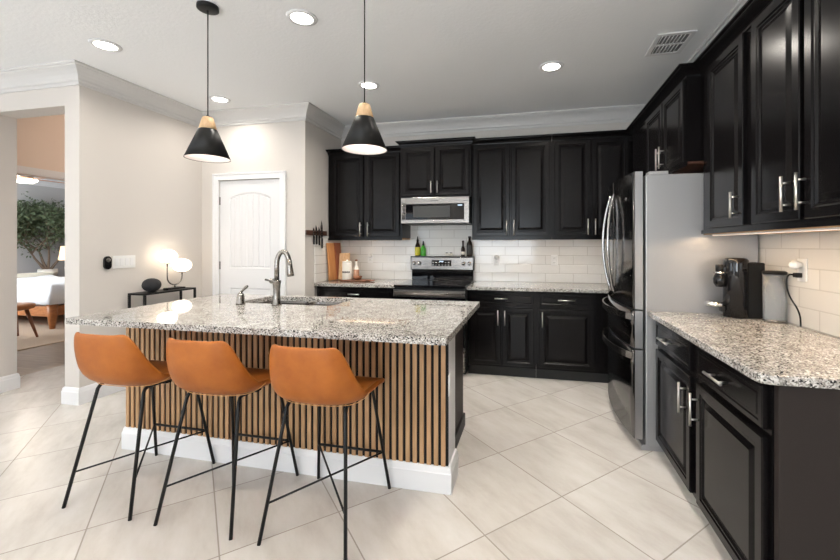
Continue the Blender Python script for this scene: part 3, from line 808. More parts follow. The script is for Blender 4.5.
# things on the range
def bottle(name, label, x, y, z, r, h, neck_r, neck_h, body_m, cap_m, lab=None, group='bottles on top of the range', cat='bottle', spout=False):
    t = thing(name, label, cat, (x, y, z), 0, group)
    b = h - neck_h
    MB().lathe([(0, 0), (r * 0.95, 0), (r, 0.006), (r, b * 0.72), (r * 0.85, b * 0.86), (neck_r * 1.2, b), (neck_r, b + 0.01), (neck_r, h - 0.02), (0, h - 0.02)], seg=20).build('bottle_body', body_m, t)
    MB().lathe([(0, h - 0.021), (neck_r * 1.25, h - 0.02), (neck_r * 1.25, h - 0.002), (0, h)] if not spout else [(0, h - 0.021), (neck_r * 1.25, h - 0.02), (neck_r * 0.8, h - 0.005), (neck_r * 0.4, h + 0.03), (0, h + 0.032)], seg=14).build('cap', cap_m, t)
    if lab:
        lm, l0, l1 = lab
        MB().lathe([(r + 0.0008, l0), (r + 0.0012, l0 + 0.001), (r + 0.0012, l1 - 0.001), (r + 0.0008, l1)], seg=20).build('paper_label', lm, t)
    return t
ZR = 1.207
bottle('oil_bottle', 'dark oil bottle with a yellow label on the range, leftmost', -1.345, 4.562, ZR, 0.032, 0.205, 0.014, 0.05, 'bottleglass', 'blackmatte', ('oil', 0.010, 0.105), spout=True)
bottle('soap_bottle', 'short bright green bottle with black cap beside the yellow-labelled bottle', -1.275, 4.562, ZR, 0.032, 0.150, 0.014, 0.035, 'greenglass', 'blackmatte', None, spout=True)
bottle('sauce_bottle', 'slim dark brown bottle with pale label on the right of the range', -0.790, 4.562, ZR, 0.024, 0.185, 0.010, 0.07, 'bottleglass', 'bottleglass', ('cream_ceramic', 0.02, 0.055))
bottle('liquor_bottle', 'tall wide dark bottle with grey label at the right end of the range', -0.712, 4.562, ZR, 0.034, 0.235, 0.014, 0.055, 'bottleglass', 'blackmatte', ('slot', 0.02, 0.13))
for i, (x, l) in enumerate(((-0.985, 'small white shaker on the range, left one of the pair'), (-0.935, 'small white shaker on the range, right one of the pair'))):
    t = thing('salt_shaker', l, 'shaker', (x, 4.562, ZR), 0, 'shakers on top of the range')
    MB().lathe([(0, 0), (0.021, 0), (0.022, 0.02), (0.018, 0.032), (0, 0.032)], seg=16).build('jar', 'cream_ceramic', t)
    MB().lathe([(0, 0.0325), (0.017, 0.033), (0.014, 0.043), (0, 0.045)], seg=16).build('lid', 'chrome', t)

# ------------------------------------------------------------------ microwave
mw = thing('microwave', 'stainless over-the-range microwave under the small cabinet', 'microwave', (-1.04, 4.4, 1.575))
def mp_(mb, name, m):
    o = mb.build(name, m, mw); o.location = (1.04, -4.4, -1.575); return o
mp_(MB().box(RX0, RX1, 4.195, YB - 0.012, 1.575, 1.864, 0.004), 'casing', 'blackmetal')
x0, x1, z0, z1, yy = RX0, RX1, 1.578, 1.862, 4.172
mb = MB(); 
mb.box(x0, x0 + 0.055, yy, yy + 0.022, z0, z1, 0.003).box(x1 - 0.055, x1, yy, yy + 0.022, z0, z1, 0.003)
mb.box(x0 + 0.0551, x1 - 0.0551, yy, yy + 0.022, z1 - 0.072, z1, 0.003).box(x0 + 0.0551, x1 - 0.0551, yy, yy + 0.022, z0, z0 + 0.040, 0.003)
mp_(mb, 'door_frame', 'steel')
mp_(MB().box(x0 + 0.056, x1 - 0.056, yy + 0.004, yy + 0.021, z0 + 0.041, z1 - 0.073), 'door_glass', 'glasstop')
mp_(MB().box(x0 + 0.14, x1 - 0.21, yy + 0.002, yy + 0.0039, z0 + 0.065, z1 - 0.095), 'viewing_window', 'slot')
mp_(MB().box(x1 - 0.125, x1 - 0.075, yy + 0.002, yy + 0.0038, z1 - 0.098, z1 - 0.084), 'clock_display', 'display')
mp_(MB().tube([(x0 + 0.030, yy - 0.03, z0 + 0.04), (x0 + 0.030, yy - 0.03, z1 - 0.06)], 0.009, 12).tube([(x0 + 0.030, yy, z0 + 0.06), (x0 + 0.030, yy - 0.03, z0 + 0.06)], 0.007).tube([(x0 + 0.030, yy, z1 - 0.08), (x0 + 0.030, yy - 0.03, z1 - 0.08)], 0.007), 'handle', 'steel')
mp_(MB().box(-1.085, -0.995, yy - 0.0012, yy - 0.0002, z1 - 0.043, z1 - 0.030), 'brand_badge', 'steel_dark')

# ------------------------------------------------------------------ refrigerator (faces -x)
fr = thing('refrigerator', 'tall French-door refrigerator with dark stainless front and grey side', 'refrigerator', (1.0, 3.22, 0))
def fp(mb, name, m, par=None):
    o = mb.build(name, m, par or fr)
    if par is None: o.location = (-1.0, -3.22, 0)
    return o
FY0, FY1 = 2.770, 3.670
fp(MB().box(0.722, XR - 0.02, FY0, FY1, 0.035, 1.795, 0.006), 'cabinet_body', 'fridge_side')
fp(MB().box(0.700, 1.30, FY0 + 0.015, FY1 - 0.015, 0.0, 0.0345, 0.002), 'base_grille', 'fridge_side')
fp(MB().box(0.745, 0.86, FY0 + 0.01, FY0 + 0.09, 1.796, 1.818, 0.003).box(0.745, 0.86, FY1 - 0.09, FY1 - 0.01, 1.796, 1.818, 0.003), 'hinge_cover', 'fridge_side')
def fx(y):  # plan curve of the door fronts
    q = (y - 3.22) / 0.45
    return 0.612 + 0.040 * q * q
def fdoor(y0, y1, z0, z1, name):
    # a thick door with curved front skin and flat lighter edges
    n_ = 14
    P = [(fx(y0 + (y1 - y0) * i / n_), y0 + (y1 - y0) * i / n_) for i in range(n_ + 1)]
    poly = [(0.705, y0)] + [(x + 0.006, y) for x, y in P] + [(0.705, y1)]
    o = fp(MB().prism(poly, z0, z1), name, 'steel_edge')
    skin = bmesh.new()
    n2 = len(P)
    rows = [[skin.verts.new((x, y, z)) for x, y in P] for z in (z0 + 0.003, z1 - 0.003)]
    rows2 = [[skin.verts.new((x + 0.0055, y, z)) for x, y in P] for z in (z0 + 0.0005, z1 - 0.0005)]
    for a in range(n2 - 1):
        f_ = skin.faces.new((rows[0][a], rows[0][a + 1], rows[1][a + 1], rows[1][a])); f_.smooth = True
        skin.faces.new((rows2[0][a], rows2[0][a + 1], rows[0][a + 1], rows[0][a]))
        skin.faces.new((rows[1][a], rows[1][a + 1], rows2[1][a + 1], rows2[1][a]))
    skin.faces.new((rows2[0][0], rows[0][0], rows[1][0], rows2[1][0])); skin.faces.new((rows2[0][-1], rows[0][-1], rows[1][-1], rows2[1][-1]))
    bmesh.ops.recalc_face_normals(skin, faces=skin.faces[:])
    mb = MB(); mb.join(skin)
    mb.build('front_skin', 'steel_dark', o)
    return o
dn = fdoor(FY0, 3.217, 0.920, 1.818, 'fridge_door')
df = fdoor(3.223, FY1, 0.920, 1.818, 'fridge_door')
d1 = fdoor(FY0, FY1, 0.665, 0.910, 'drawer')
d2 = fdoor(FY0, FY1, 0.075, 0.655, 'drawer')
for dd, yh, bow in ((dn, 3.165, -0.045), (df, 3.275, 0.045)):
    pts = []
    for i in range(17):
        a = i / 16; q = math.sin(PI * a)
        pts.append((fx(yh) - 0.004 - 0.056 * q ** 0.7, yh + (bow * q if True else 0), 0.985 + 0.735 * a))
    MB().tube(pts, 0.011, 10).build('handle', 'handle_steel', dd)
for dd, zh in ((d1, 0.868), (d2, 0.610)):
    n_ = 20; bm = bmesh.new(); rows = []
    for i in range(n_ + 1):
        a = i / n_; y = 2.80 + 0.84 * a; q = math.sin(PI * a)
        x = fx(y) - 0.004 - 0.062 * q ** 0.6
        rows.append([bm.verts.new(p) for p in ((x, y, zh - 0.022), (x + 0.010, y, zh - 0.022), (x + 0.010, y, zh + 0.022), (x, y, zh + 0.022))])
    for a, b in zip(rows, rows[1:]):
        for k_ in range(4):
            f_ = bm.faces.new((a[k_], a[(k_ + 1) % 4], b[(k_ + 1) % 4], b[k_])); f_.smooth = False
    bm.faces.new(rows[0]); bm.faces.new(rows[-1][::-1])
    bmesh.ops.recalc_face_normals(bm, faces=bm.faces[:])
    mb = MB(); mb.join(bm); mb.build('handle', 'handle_steel', dd)
yb_ = 2.905
MB().lathe([(0, 0), (0.020, 0), (0.018, 0.003), (0, 0.004)], mtx=Matrix.Translation((fx(yb_) - 0.0005, yb_, 1.655)) @ Matrix.Rotation(-PI / 2, 4, 'Y') @ Matrix.Scale(0.55, 4, (1, 0, 0))).build('badge', 'chrome', dn)

# ------------------------------------------------------------------ pendants
def pendant(label, x, y):
    t = thing('pendant_lamp', label, 'pendant lamp', (x, y, ZC), 0, 'black cone pendants over the island')
    MB().lathe([(0, -0.001), (0.062, -0.001), (0.062, -0.020), (0.050, -0.026), (0, -0.026)], sx=1).build('ceiling_canopy', 'blackmetal', t)
    zt = 2.135 - ZC; zw = 2.060 - ZC; zb = 1.878 - ZC
    MB().tube([(0, 0, -0.026), (0, 0, zt + 0.012)], 0.0035, 8).build('cord', 'blackmetal', t)
    MB().lathe([(0, zt + 0.014), (0.010, zt + 0.012), (0.012, zt), (0, zt)], seg=16).build('cord_grip', 'blackmetal', t)
    MB().lathe([(0, zt), (0.030, zt), (0.032, zt - 0.004), (0.052, zw), (0, zw)]).build('wooden_top', 'lightwood', t)
    s = MB().lathe([(0.052, zw - 0.0005), (0.054, zw - 0.003), (0.128, zb), (0.1255, zb), (0.0515, zw - 0.006)], seg=48).build('lamp_shade', 'blackmetal', t)
    MB().lathe([(0.0, zw - 0.008), (0.0505, zw - 0.0085), (0.1245, zb + 0.002), (0.123, zb + 0.002), (0.049, zw - 0.010), (0.0, zw - 0.0095)], seg=48).build('shade_lining', 'shade_in', s)
    MB().lathe([(0, zw - 0.020), (0.014, zw - 0.022), (0.016, zw - 0.045), (0.026, zw - 0.072), (0.024, zw - 0.090), (0.012, zw - 0.102), (0, zw - 0.105)], seg=20).build('bulb', 'lens', t)
    l = bpy.data.lights.new('pendant_light', 'POINT'); l.energy = 1.3; l.color = (1.0, 0.84, 0.76); l.shadow_soft_size = 0.035
    o = bpy.data.objects.new('pendant_light', l); C.objects.link(o); o.parent = t; o.location = (0, 0, zw - 0.135)
    return t
pendant('black cone pendant with pale wood top, left one, hanging from a black canopy', -1.975, 2.075)
pendant('black cone pendant with pale wood top, right one, in front of the wall cabinets', -0.925, 2.075)

# ------------------------------------------------------------------ recessed lights, vent
def can(label, x, y, e=12):
    t = thing('recessed_light', label, 'ceiling light', (x, y, ZC), 0, 'round recessed ceiling lights')
    MB().lathe([(0.070, -0.0005), (0.098, -0.0005), (0.096, -0.006), (0.074, -0.010), (0.070, -0.008)], seg=40).build('trim_ring', 'trim', t)
    MB().lathe([(0, -0.004), (0.0695, -0.004), (0.0695, -0.007), (0, -0.007)], seg=40).build('lens', 'lens', t)
    l = bpy.data.lights.new('can_light', 'AREA'); l.shape = 'DISK'; l.size = 0.13; l.energy = e; l.color = (1.0, 0.93, 0.84); l.spread = math.radians(150)
    o = bpy.data.objects.new('can_light', l); C.objects.link(o); o.parent = t; o.location = (0, 0, -0.012)
can('recessed ceiling light nearest the left wall crown, above the doorway', -3.10, 2.31, 6)
can('largest recessed ceiling light, near the top between the two pendants', -1.47, 2.31)
can('recessed ceiling light above the white pantry door', -3.11, 3.42, 6)
can('small recessed ceiling light behind the right pendant cord', -1.48, 3.42)
can('recessed ceiling light in front of the wall cabinets, near the air vent', 0.16, 3.39)
can('unseen recessed ceiling light added above the right walkway, out of the picture', 0.16, 2.20)  # this and the next three are unseen, added for the light they give
can('unseen recessed ceiling light added above the near floor, left of the camera', -1.47, 0.60)
can('unseen recessed ceiling light added above the near floor, far left of the camera', -3.60, 0.60)
can('unseen recessed ceiling light added above the camera', 0.16, 0.60)
v_ = thing('air_vent', 'square white ceiling air vent with slotted louvres', 'vent', (0.995, 3.20, ZC))
mb = MB(); a = 0.125; b = 0.165; i_ = 0.030
mb.box(-a, a, -b, -b + i_, -0.008, -0.0005).box(-a, a, b - i_, b, -0.008, -0.0005).box(-a, -a + i_, -b + i_, b - i_, -0.008, -0.0005).box(a - i_, a, -b + i_, b - i_, -0.008, -0.0005).box(-a + i_, a - i_, -0.008, 0.008, -0.008, -0.0005)
mb.build('frame', 'trim', v_)
MB().box(-a + i_, a - i_, -b + i_, b - i_, -0.0012, -0.0004).build('backing', 'vent_dark', v_)
mb = MB()
for k in range(7):
    x = -a + i_ + 0.012 + k * (2 * (a - i_) - 0.016) / 7
    for y0_, y1_ in ((-b + i_, -0.008), (0.008, b - i_)):
        mb.tube([(x, y0_, -0.004), (x, y1_, -0.004)], 0.0042, 4)
mb.build('louvre', 'trim', v_)
# under-cabinet strips (real LED strips under the rails)
def led(label, x0, x1, y0, y1, z, e):
    t = thing('light_strip', label, 'light strip', ((x0 + x1) / 2, (y0 + y1) / 2, z), 0, 'warm strips under the wall cabinets')
    dx, dy = (x1 - x0) / 2, (y1 - y0) / 2
    MB().box(-dx, dx, -dy, dy, -0.007, -0.0005).build('housing', 'white_plastic', t)
    MB().box(-dx + 0.003, dx - 0.003, -dy + 0.002, dy - 0.002, -0.0095, -0.0072).build('diffuser', 'led', t)
    l = bpy.data.lights.new('strip_light', 'AREA'); l.shape = 'RECTANGLE'; l.size = 2 * dx; l.size_y = 2 * dy; l.energy = e; l.color = (1.0, 0.72, 0.45)
    o = bpy.data.objects.new('strip_light', l); C.objects.link(o); o.parent = t; o.location = (0, 0, -0.012)
led('slim warm light strip under the left corner cabinet', -2.25, -1.55, 4.305, 4.33, 1.405, 0.45)
led('slim warm light strip under the cabinets right of the range', -0.55, 0.95, 4.305, 4.33, 1.405, 0.8)
led('slim warm light strip under the right wall cabinets', 1.075, 1.10, 1.45, 2.70, 1.404, 3.2)

# ------------------------------------------------------------------ outlets and switches
def outlet(label, loc, rz, plug=False, w=0.072, h=0.118):
    t = thing('outlet', label, 'outlet', loc, rz, 'white wall outlets')
    MB().box(-w / 2, w / 2, -0.006, -0.0003, -h / 2, h / 2, 0.002).build('cover_plate', 'white_plastic', t)
    for z in (-0.025, 0.025):
        s = MB().box(-0.017, 0.017, -0.008, -0.0061, z - 0.015, z + 0.015, 0.0008).build('socket', 'white_plastic', t)
        MB().box(-0.008, -0.005, -0.0086, -0.0081, z - 0.005, z + 0.006).box(0.005, 0.008, -0.0086, -0.0081, z - 0.005, z + 0.006).build('slot', 'slot', s)
    return t
yo = YB - 0.010
outlet('white outlet on the tiles left of the range, behind the bottle', (-1.975, yo, 1.175), 0)
outlet('white outlet on the tiles just right of the range', (-0.40, yo, 1.165), 0)
outlet('white outlet on the tiles nearest the refrigerator', (0.25, yo, 1.165), 0)
outlet('white outlet beside the coffee machine with two plugs in it', (XR - 0.010, 2.385, 1.210), -PI / 2)
for k_, (x, z, l) in enumerate(((-1.975, 1.205, 'small round white plug-in on the outlet left of the range'), (-0.40, 1.195, 'small round white plug-in on the outlet right of the range'))):
    tag(MB().lathe([(0, 0), (0.024, 0), (0.024, 0.018), (0.016, 0.026), (0, 0.028)], mtx=Matrix.Translation((x, yo - 0.0088, z)) @ Matrix.Rotation(PI / 2, 4, 'X')).build('plug_in_freshener', 'white_plastic'), l, 'plug')
t = thing('plug_in_light', 'round white plug-in nub in the upper socket beside the coffee machine', 'plug', (XR - 0.0188, 2.385, 1.236), -PI / 2)
MB().lathe([(0, 0), (0.014, 0), (0.014, 0.012), (0.021, 0.018), (0.025, 0.031), (0.021, 0.044), (0.010, 0.051), (0, 0.053)], mtx=Matrix.Rotation(PI / 2, 4, 'X')).build('body', 'white_plastic', t)
# switches on the left wall
t = thing('light_switch', 'white four-gang rocker switch plate on the left wall', 'light switch', (XL, 2.918, 1.183), PI / 2)
MB().box(-0.105, 0.105, -0.006, -0.0003, -0.058, 0.058, 0.002).build('cover_plate', 'white_plastic', t)
for k_ in range(4):
    MB().box(-0.087 + 0.046 * k_, -0.053 + 0.046 * k_, -0.009, -0.0061, -0.034, 0.034, 0.0015).build('rocker', 'trim', t)
t = thing('wall_remote', 'black oval remote holder mounted on the left wall beside the switch plate', 'remote', (XL, 2.765, 1.180), PI / 2)
mb = MB().prism([(0.031 * math.cos(a) , 0.052 * (1 if math.sin(a) > 0 else -1) * 0.45 + 0.036 * math.sin(a)) for a in [2 * PI * k / 32 + 0.01 for k in range(32)]], 0.0005, 0.022, 0.003)
o = mb.build('body', 'blackgloss', t); o.rotation_euler = (PI / 2, 0, 0)
o2 = MB().lathe([(0, 0), (0.019, 0), (0.019, 0.002), (0.014, 0.003), (0, 0.003)], seg=24).build('dial', 'steel', t); o2.rotation_euler = (PI / 2, 0, 0); o2.location = (0, -0.0225, 0.026)

# ------------------------------------------------------------------ console table, lamp, speaker
TZ = 0.890
t = thing('console_table', 'slim black metal console table against the left wall', 'table', (-3.575, 3.215, 0))
hx_, hy_ = 0.098, 0.285
MB().box(-hx_, hx_, -hy_, hy_, TZ - 0.018, TZ - 0.0005, 0.002).build('table_top', 'blackmetal', t)
for sx_ in (-1, 1):
    for sy_ in (-1, 1):
        x = sx_ * (hx_ - 0.009); y = sy_ * (hy_ - 0.009)
        MB().box(x - 0.009, x + 0.009, y - 0.009, y + 0.009, 0, TZ - 0.0185).build('leg', 'blackmetal', t)
MB().box(-hx_ + 0.02, hx_ - 0.02, -hy_ + 0.02, hy_ - 0.02, 0.20, 0.212).build('shelf', 'blackmetal', t)
t = thing('table_lamp', 'table lamp with two glowing white globes on a curved U stem', 'lamp', (-3.575, 3.335, TZ))
MB().box(-0.045, 0.045, -0.085, 0.085, 0, 0.016, 0.003).build('base', 'blackmetal', t)
pts = [(0, -0.085, 0.260), (0, -0.085, 0.13)]
for i in range(1, 12):
    a = PI + PI * i / 12
    pts.append((0, 0.0 + 0.085 * math.cos(a), 0.122 + 0.078 * math.sin(a)))
pts += [(0, 0.085, 0.13), (0, 0.085, 0.163)]
MB().tube(pts, 0.0065, 10).tube([(0, 0, 0.016), (0, 0, 0.044)], 0.0065, 10).build('stem', 'nickel', t)
for yy_, zz_ in ((-0.085, 0.266), (0.085, 0.168)):
    MB().lathe([(0, -0.008), (0.030, -0.006), (0.030, 0.0), (0, 0.001)], c=(0, yy_, zz_), seg=24).build('socket_cup', 'nickel', t)
    pr_ = [(0.088 * math.sin(PI * k / 14) if 0 < k < 14 else 0, 0.069 - 0.068 * math.cos(PI * k / 14)) for k in range(15)]
    MB().lathe(pr_, c=(0, yy_, zz_ + 0.001), seg=28).build('glass_globe', 'globe', t)
t = thing('smart_speaker', 'dark charcoal pebble-shaped speaker on the console table', 'speaker', (-3.560, 3.070, TZ))
pr_ = [(0.078 * math.sin(PI * k / 12) ** 0.9 if 0 < k < 12 else 0, 0.066 - 0.064 * math.cos(PI * k / 12)) for k in range(13)]
MB().lathe(pr_, seg=28).build('body', 'blackmatte', t)
MB().lathe([(0, 0), (0.03, 0), (0.034, 0.006), (0, 0.006)], seg=24).build('foot', 'blackmetal', t)
tag(MB().lathe([(0, 0), (0.022, 0), (0.022, 0.020), (0.018, 0.024), (0, 0.024)], c=(-3.545, 3.205, TZ), seg=20).build('black_puck', 'blackgloss'), 'tiny black puck between the speaker and the lamp base', 'gadget')

# ------------------------------------------------------------------ knife strip and knives
t = thing('knife_strip', 'dark walnut magnetic knife strip on the return wall', 'knife rack', (-2.38, 4.005, 1.475), PI / 2)
MB().box(-0.205, 0.225, -0.020, -0.0005, -0.026, 0.026, 0.003).build('bar', 'darkwalnut', t)
for k_, (yy_, zt_, zb_, s_, l) in enumerate(((3.93, 1.535, 1.345, 1.0, 'first small knife on the strip, nearest the door'), (3.985, 1.560, 1.345, 1.1, 'second knife on the strip, black handled'), (4.045, 1.545, 1.335, 1.15, 'third knife on the strip from the door'), (4.105, 1.620, 1.300, 1.2, 'longest knife on the strip, beside the corner cabinet'))):
    t = thing('kitchen_knife', l, 'knife', (-2.38 + 0.0206, yy_, zb_), PI / 2, 'knives on the walnut strip')
    hl = 0.095 * s_
    MB().box(-0.010 * s_, 0.010 * s_, -0.014, -0.001, 0.0, hl, 0.003).build('grip', 'blackmatte', t)
    L_ = zt_ - zb_
    bm = bmesh.new()
    prof = [(-0.012 * s_, hl), (0.014 * s_, hl), (0.014 * s_, hl + (L_ - hl) * 0.7), (-0.008 * s_, L_), (-0.012 * s_, L_ * 0.9)]
    f1 = [bm.verts.new((x, -0.0035, z)) for x, z in prof]; f2 = [bm.verts.new((x, -0.0012, z)) for x, z in prof]
    bm.faces.new(f1); bm.faces.new(f2[::-1])
    for q in range(5): bm.faces.new((f1[q], f2[q], f2[(q + 1) % 5], f1[(q + 1) % 5]))
    bmesh.ops.recalc_face_normals(bm, faces=bm.faces[:])
    mb = MB(); mb.join(bm); mb.build('blade', 'steel', t)

# ------------------------------------------------------------------ things on the left back counter
CZ = 0.9145
def lean(o, deg): o.rotation_euler = (math.radians(-deg), 0, o.rotation_euler[2])
for y_, w_, h_, m_, l_ in ((4.296, 0.160, 0.445, 'board', 'tall orange-brown cutting board leaning on the return wall, nearer one'), (4.462, 0.155, 0.450, 'redboard', 'tall reddish cutting board in the corner, behind the orange-brown one')):
    o = tag(MB().box(-w_ / 2, w_ / 2, -0.010, 0.010, 0.0, h_, 0.005).build('cutting_board', m_), l_, 'cutting board', 'wooden boards on the left counter')
    o.location = (-2.325, y_, CZ + 0.003); o.rotation_euler = (math.radians(-4.0), 0, PI / 2)
o = tag(MB().box(-0.068, 0.068, -0.008, 0.008, 0.0, 0.325, 0.005).box(-0.052, 0.052, -0.0095, -0.0081, 0.014, 0.300, 0.0005).build('picture_board', 'lightwood'), 'small pale framed board standing in front of the tall cutting boards', 'cutting board', 'wooden boards on the left counter')
o.location = (-2.235, 4.40, CZ + 0.002); o.rotation_euler = (math.radians(-6), 0, 0)
t = thing('serving_tray', 'low dark walnut serving board with a handle, holding the canister and bowl', 'tray', (-2.03, 4.27, CZ))
MB().box(-0.15, 0.17, -0.085, 0.085, 0.004, 0.018, 0.004).build('board', 'darkboard', t)
MB().box(0.171, 0.25, -0.018, 0.018, 0.006, 0.017, 0.004).build('grip', 'darkboard', t)
for x in (-0.13, 0.15):
    MB().box(x - 0.012, x + 0.012, -0.08, 0.08, 0.0, 0.0038).build('foot', 'darkboard', t)
TT = CZ + 0.0185
t = thing('canister', 'cream storage canister with a dark printed band, on the walnut tray', 'canister', (-2.130, 4.285, TT))
MB().lathe([(0, 0), (0.056, 0), (0.058, 0.004), (0.058, 0.190), (0.054, 0.196), (0, 0.196)], seg=32).build('jar', 'cream_ceramic', t)
MB().lathe([(0, 0.1965), (0.056, 0.197), (0.056, 0.212), (0.012, 0.218), (0.012, 0.230), (0, 0.232)], seg=32).build('lid', 'cream_ceramic', t)
mb = MB()
for k_ in range(7):
    a = -PI / 2 - 0.75 + 0.27 * k_
    x, y = 0.0584 * math.cos(a), 0.0584 * math.sin(a)
    h_ = (0.016, 0.022, 0.018, 0.024, 0.017, 0.023, 0.018)[k_]
    b = bmesh.new(); bmesh.ops.create_cube(b, size=1)
    mb.join(b, Matrix.Translation((x, y, 0.088)) @ Matrix.Rotation(a + PI / 2, 4, 'Z') @ Matrix.Diagonal((0.012, 0.001, h_, 1)))
mb.build('printed_band', 'darkprint', t)
t = bottle('syrup_bottle', 'clear glass bottle with pinkish contents right of the canister', -2.030, 4.320, TT, 0.032, 0.235, 0.012, 0.075, 'cream_ceramic', 'darkboard', ('amber', 0.006, 0.115), group='', cat='bottle')
t = tag(MB().lathe([(0, 0.0), (0.030, 0.0), (0.046, 0.020), (0.056, 0.045), (0.052, 0.045), (0.042, 0.022), (0.026, 0.008), (0, 0.007)], c=(-1.975, 4.235, TT)).build('wooden_bowl', 'darkboard'), 'small reddish wooden bowl on the walnut tray', 'bowl')

# ------------------------------------------------------------------ coffee machine on the right counter
cm = thing('coffee_machine', 'black capsule coffee machine with round body on the right counter', 'coffee machine', (1.178, 2.640, CZ), 0)
MB().lathe([(0, 0), (0.060, 0), (0.064, 0.004), (0.064, 0.318), (0.062, 0.335), (0.054, 0.345), (0.04, 0.349), (0, 0.350)], c=(0.0, 0.0, 0), seg=40).build('body', 'blackgloss', cm)
MB().box(0.03, 0.130, -0.045, 0.060, 0.0, 0.322, 0.008).build('rear_housing', 'blackmetal', cm)
MB().lathe([(0, 0.175), (0.020, 0.177), (0.033, 0.198), (0.035, 0.225), (0.028, 0.245), (0.022, 0.255), (0, 0.256)], c=(-0.084, 0.0, 0), seg=28).build('brew_head', 'blackgloss', cm)
MB().lathe([(0, 0.2565), (0.034, 0.257), (0.034, 0.266), (0, 0.2665)], c=(-0.084, 0.0, 0), seg=28).build('chrome_ring', 'chrome', cm)
MB().lathe([(0, 0.267), (0.022, 0.2675), (0.022, 0.308), (0, 0.310)], c=(-0.084, 0.0, 0), seg=24).build('lever_knob', 'blackmetal', cm)
MB().box(-0.100, -0.050, -0.018, 0.018, 0.185, 0.30, 0.008).build('arm', 'blackgloss', cm)
MB().lathe([(0, 0.062), (0.046, 0.062), (0.050, 0.068), (0.050, 0.086), (0, 0.087)], c=(-0.112, 0.0, 0), seg=28).build('cup_tray', 'chrome', cm)
MB().box(-0.082, -0.058, -0.014, 0.014, 0.030, 0.0615, 0.003).build('tray_bracket', 'blackmetal', cm)
t = thing('water_tank', 'clear round water tank with black lid beside the coffee machine', 'water tank', (1.312, 2.520, CZ))
MB().lathe([(0.050, 0.016), (0.053, 0.262), (0.0515, 0.262), (0.0485, 0.016), (0.050, 0.016)], seg=36).build('tank', 'clear', t)
MB().lathe([(0, 0.2625), (0.055, 0.263), (0.055, 0.276), (0.048, 0.281), (0, 0.282)], seg=36).build('lid', 'blackmetal', t)
MB().lathe([(0, 0), (0.052, 0), (0.054, 0.0155), (0, 0.0157)], seg=36).build('base', 'steel', t)
cd = thing('power_cord', 'black power cord running from the outlet down behind the water tank', 'cord', (XR - 0.02, 2.385, 1.183))
MB().box(-0.030, 0.0, -0.014, 0.014, -0.012, 0.012, 0.003).build('plug', 'blackmetal', cd)
pts = []
P0 = [(-0.028, 0, 0), (-0.048, 0.004, 0.002), (-0.060, 0.004, -0.020), (-0.060, 0.0, -0.075), (-0.045, -0.005, -0.125), (-0.030, -0.02, -0.165), (-0.015, -0.02, -0.210), (-0.012, -0.02, -0.262)]
MB().tube(catmull(P0), 0.0042, 8).build('cable', 'blackmetal', cd)

# ------------------------------------------------------------------ bedroom beyond the doorway
rug = MB().box(-9.9, -6.33, 3.2, 8.2, 0.0, 0.012, 0.003).build('rug', 'rug'); tag(rug, 'flat beige woven rug under the bed in the far bedroom', 'rug')
bd = thing('bed', 'bed with white duvet and cherry wood frame in the far bedroom', 'bed', (-8.5, 5.9, 0.012))
X0b, X1b, Y0b, Y1b = -9.5, -7.40, 4.66, 6.1
def bp(mb, name, m, par=None, smooth=False):
    o = mb.build(name, m, par or bd, smooth)
    if par is None: o.location = (8.5, -5.9, -0.0)
    return o
bp(MB().box(X0b, X1b + 0.02, Y0b, Y1b, 0.20, 0.36, 0.01), 'bed_frame', 'bedwood')
for x, y in ((X1b, Y0b + 0.06), (X1b, Y1b - 0.06), (X0b + 0.1, Y0b + 0.06), (X0b + 0.1, Y1b - 0.06)):
    bp(MB().tube([(x, y, 0.0), (x, y, 0.20), (x, y, 0.40)], 0.05, 16, [0.035, 0.060, 0.070]), 'leg', 'bedwood')
b = bmesh.new()
bmesh.ops.create_grid(b, x_segments=60, y_segments=60, size=0.5)
for v in b.verts:
    X = X0b - 0.03 + (v.co.x + 0.5) * (X1b - X0b + 0.14); Y = Y0b - 0.05 + (v.co.y + 0.5) * (Y1b - Y0b + 0.10)
    ex = min(X1b + 0.11 - X, Y - (Y0b - 0.05), Y1b + 0.05 - Y)
    dr = max(0, 1 - ex / 0.10)
    nz_ = noise.noise(Vector((X * 2.6, Y * 2.6, 0))) * 0.035 + noise.noise(Vector((X * 7, Y * 7, 3))) * 0.015
    v.co = Vector((X, Y, 0.70 - 0.30 * dr ** 2.2 + nz_ * (1 - 0.5 * dr)))
for f_ in b.faces: f_.smooth = True
mb = MB(); mb.join(b)
o = bp(mb, 'duvet', 'linen')
s = o.modifiers.new('thick', 'SOLIDIFY'); s.thickness = 0.04; s.offset = -1
bp(MB().box(X0b + 0.02, X1b - 0.02, Y0b + 0.02, Y1b - 0.02, 0.362, 0.60, 0.04), 'mattress', 'linen')
bp(MB().box(X0b - 0.10, X0b - 0.02, Y0b - 0.7, Y1b, 0.0, 0.78, 0.02), 'headboard', 'cream')
bn = thing('bench', 'low wooden bench with oval cherry top at the foot of the bed', 'bench', (-7.12, 4.05, 0.018))
MB().lathe([(0, 0.40), (0.16, 0.40), (0.23, 0.42), (0.25, 0.45), (0.24, 0.48), (0.21, 0.49), (0, 0.49)], sx=1.0, sy=1.0).build('seat', 'bedwood', bn)
for sx_, sy_ in ((-1, -1), (1, -1), (-1, 1), (1, 1)):
    MB().tube([(sx_ * 0.19, sy_ * 0.19, 0.0), (sx_ * 0.11, sy_ * 0.11, 0.402)], 0.02, 12, [0.014, 0.024]).build('leg', 'darkboard', bn)
cs = tag(MB().box(-10.78, -10.38, 4.6, 8.2, 0.0, 0.60, 0.01).build('low_dresser', 'darkboard'), 'long low dark wood dresser along the far bedroom wall', 'dresser')
tr = thing('olive_tree', 'tall potted olive tree against the far bedroom wall', 'tree', (-10.58, 6.66, 0.60))
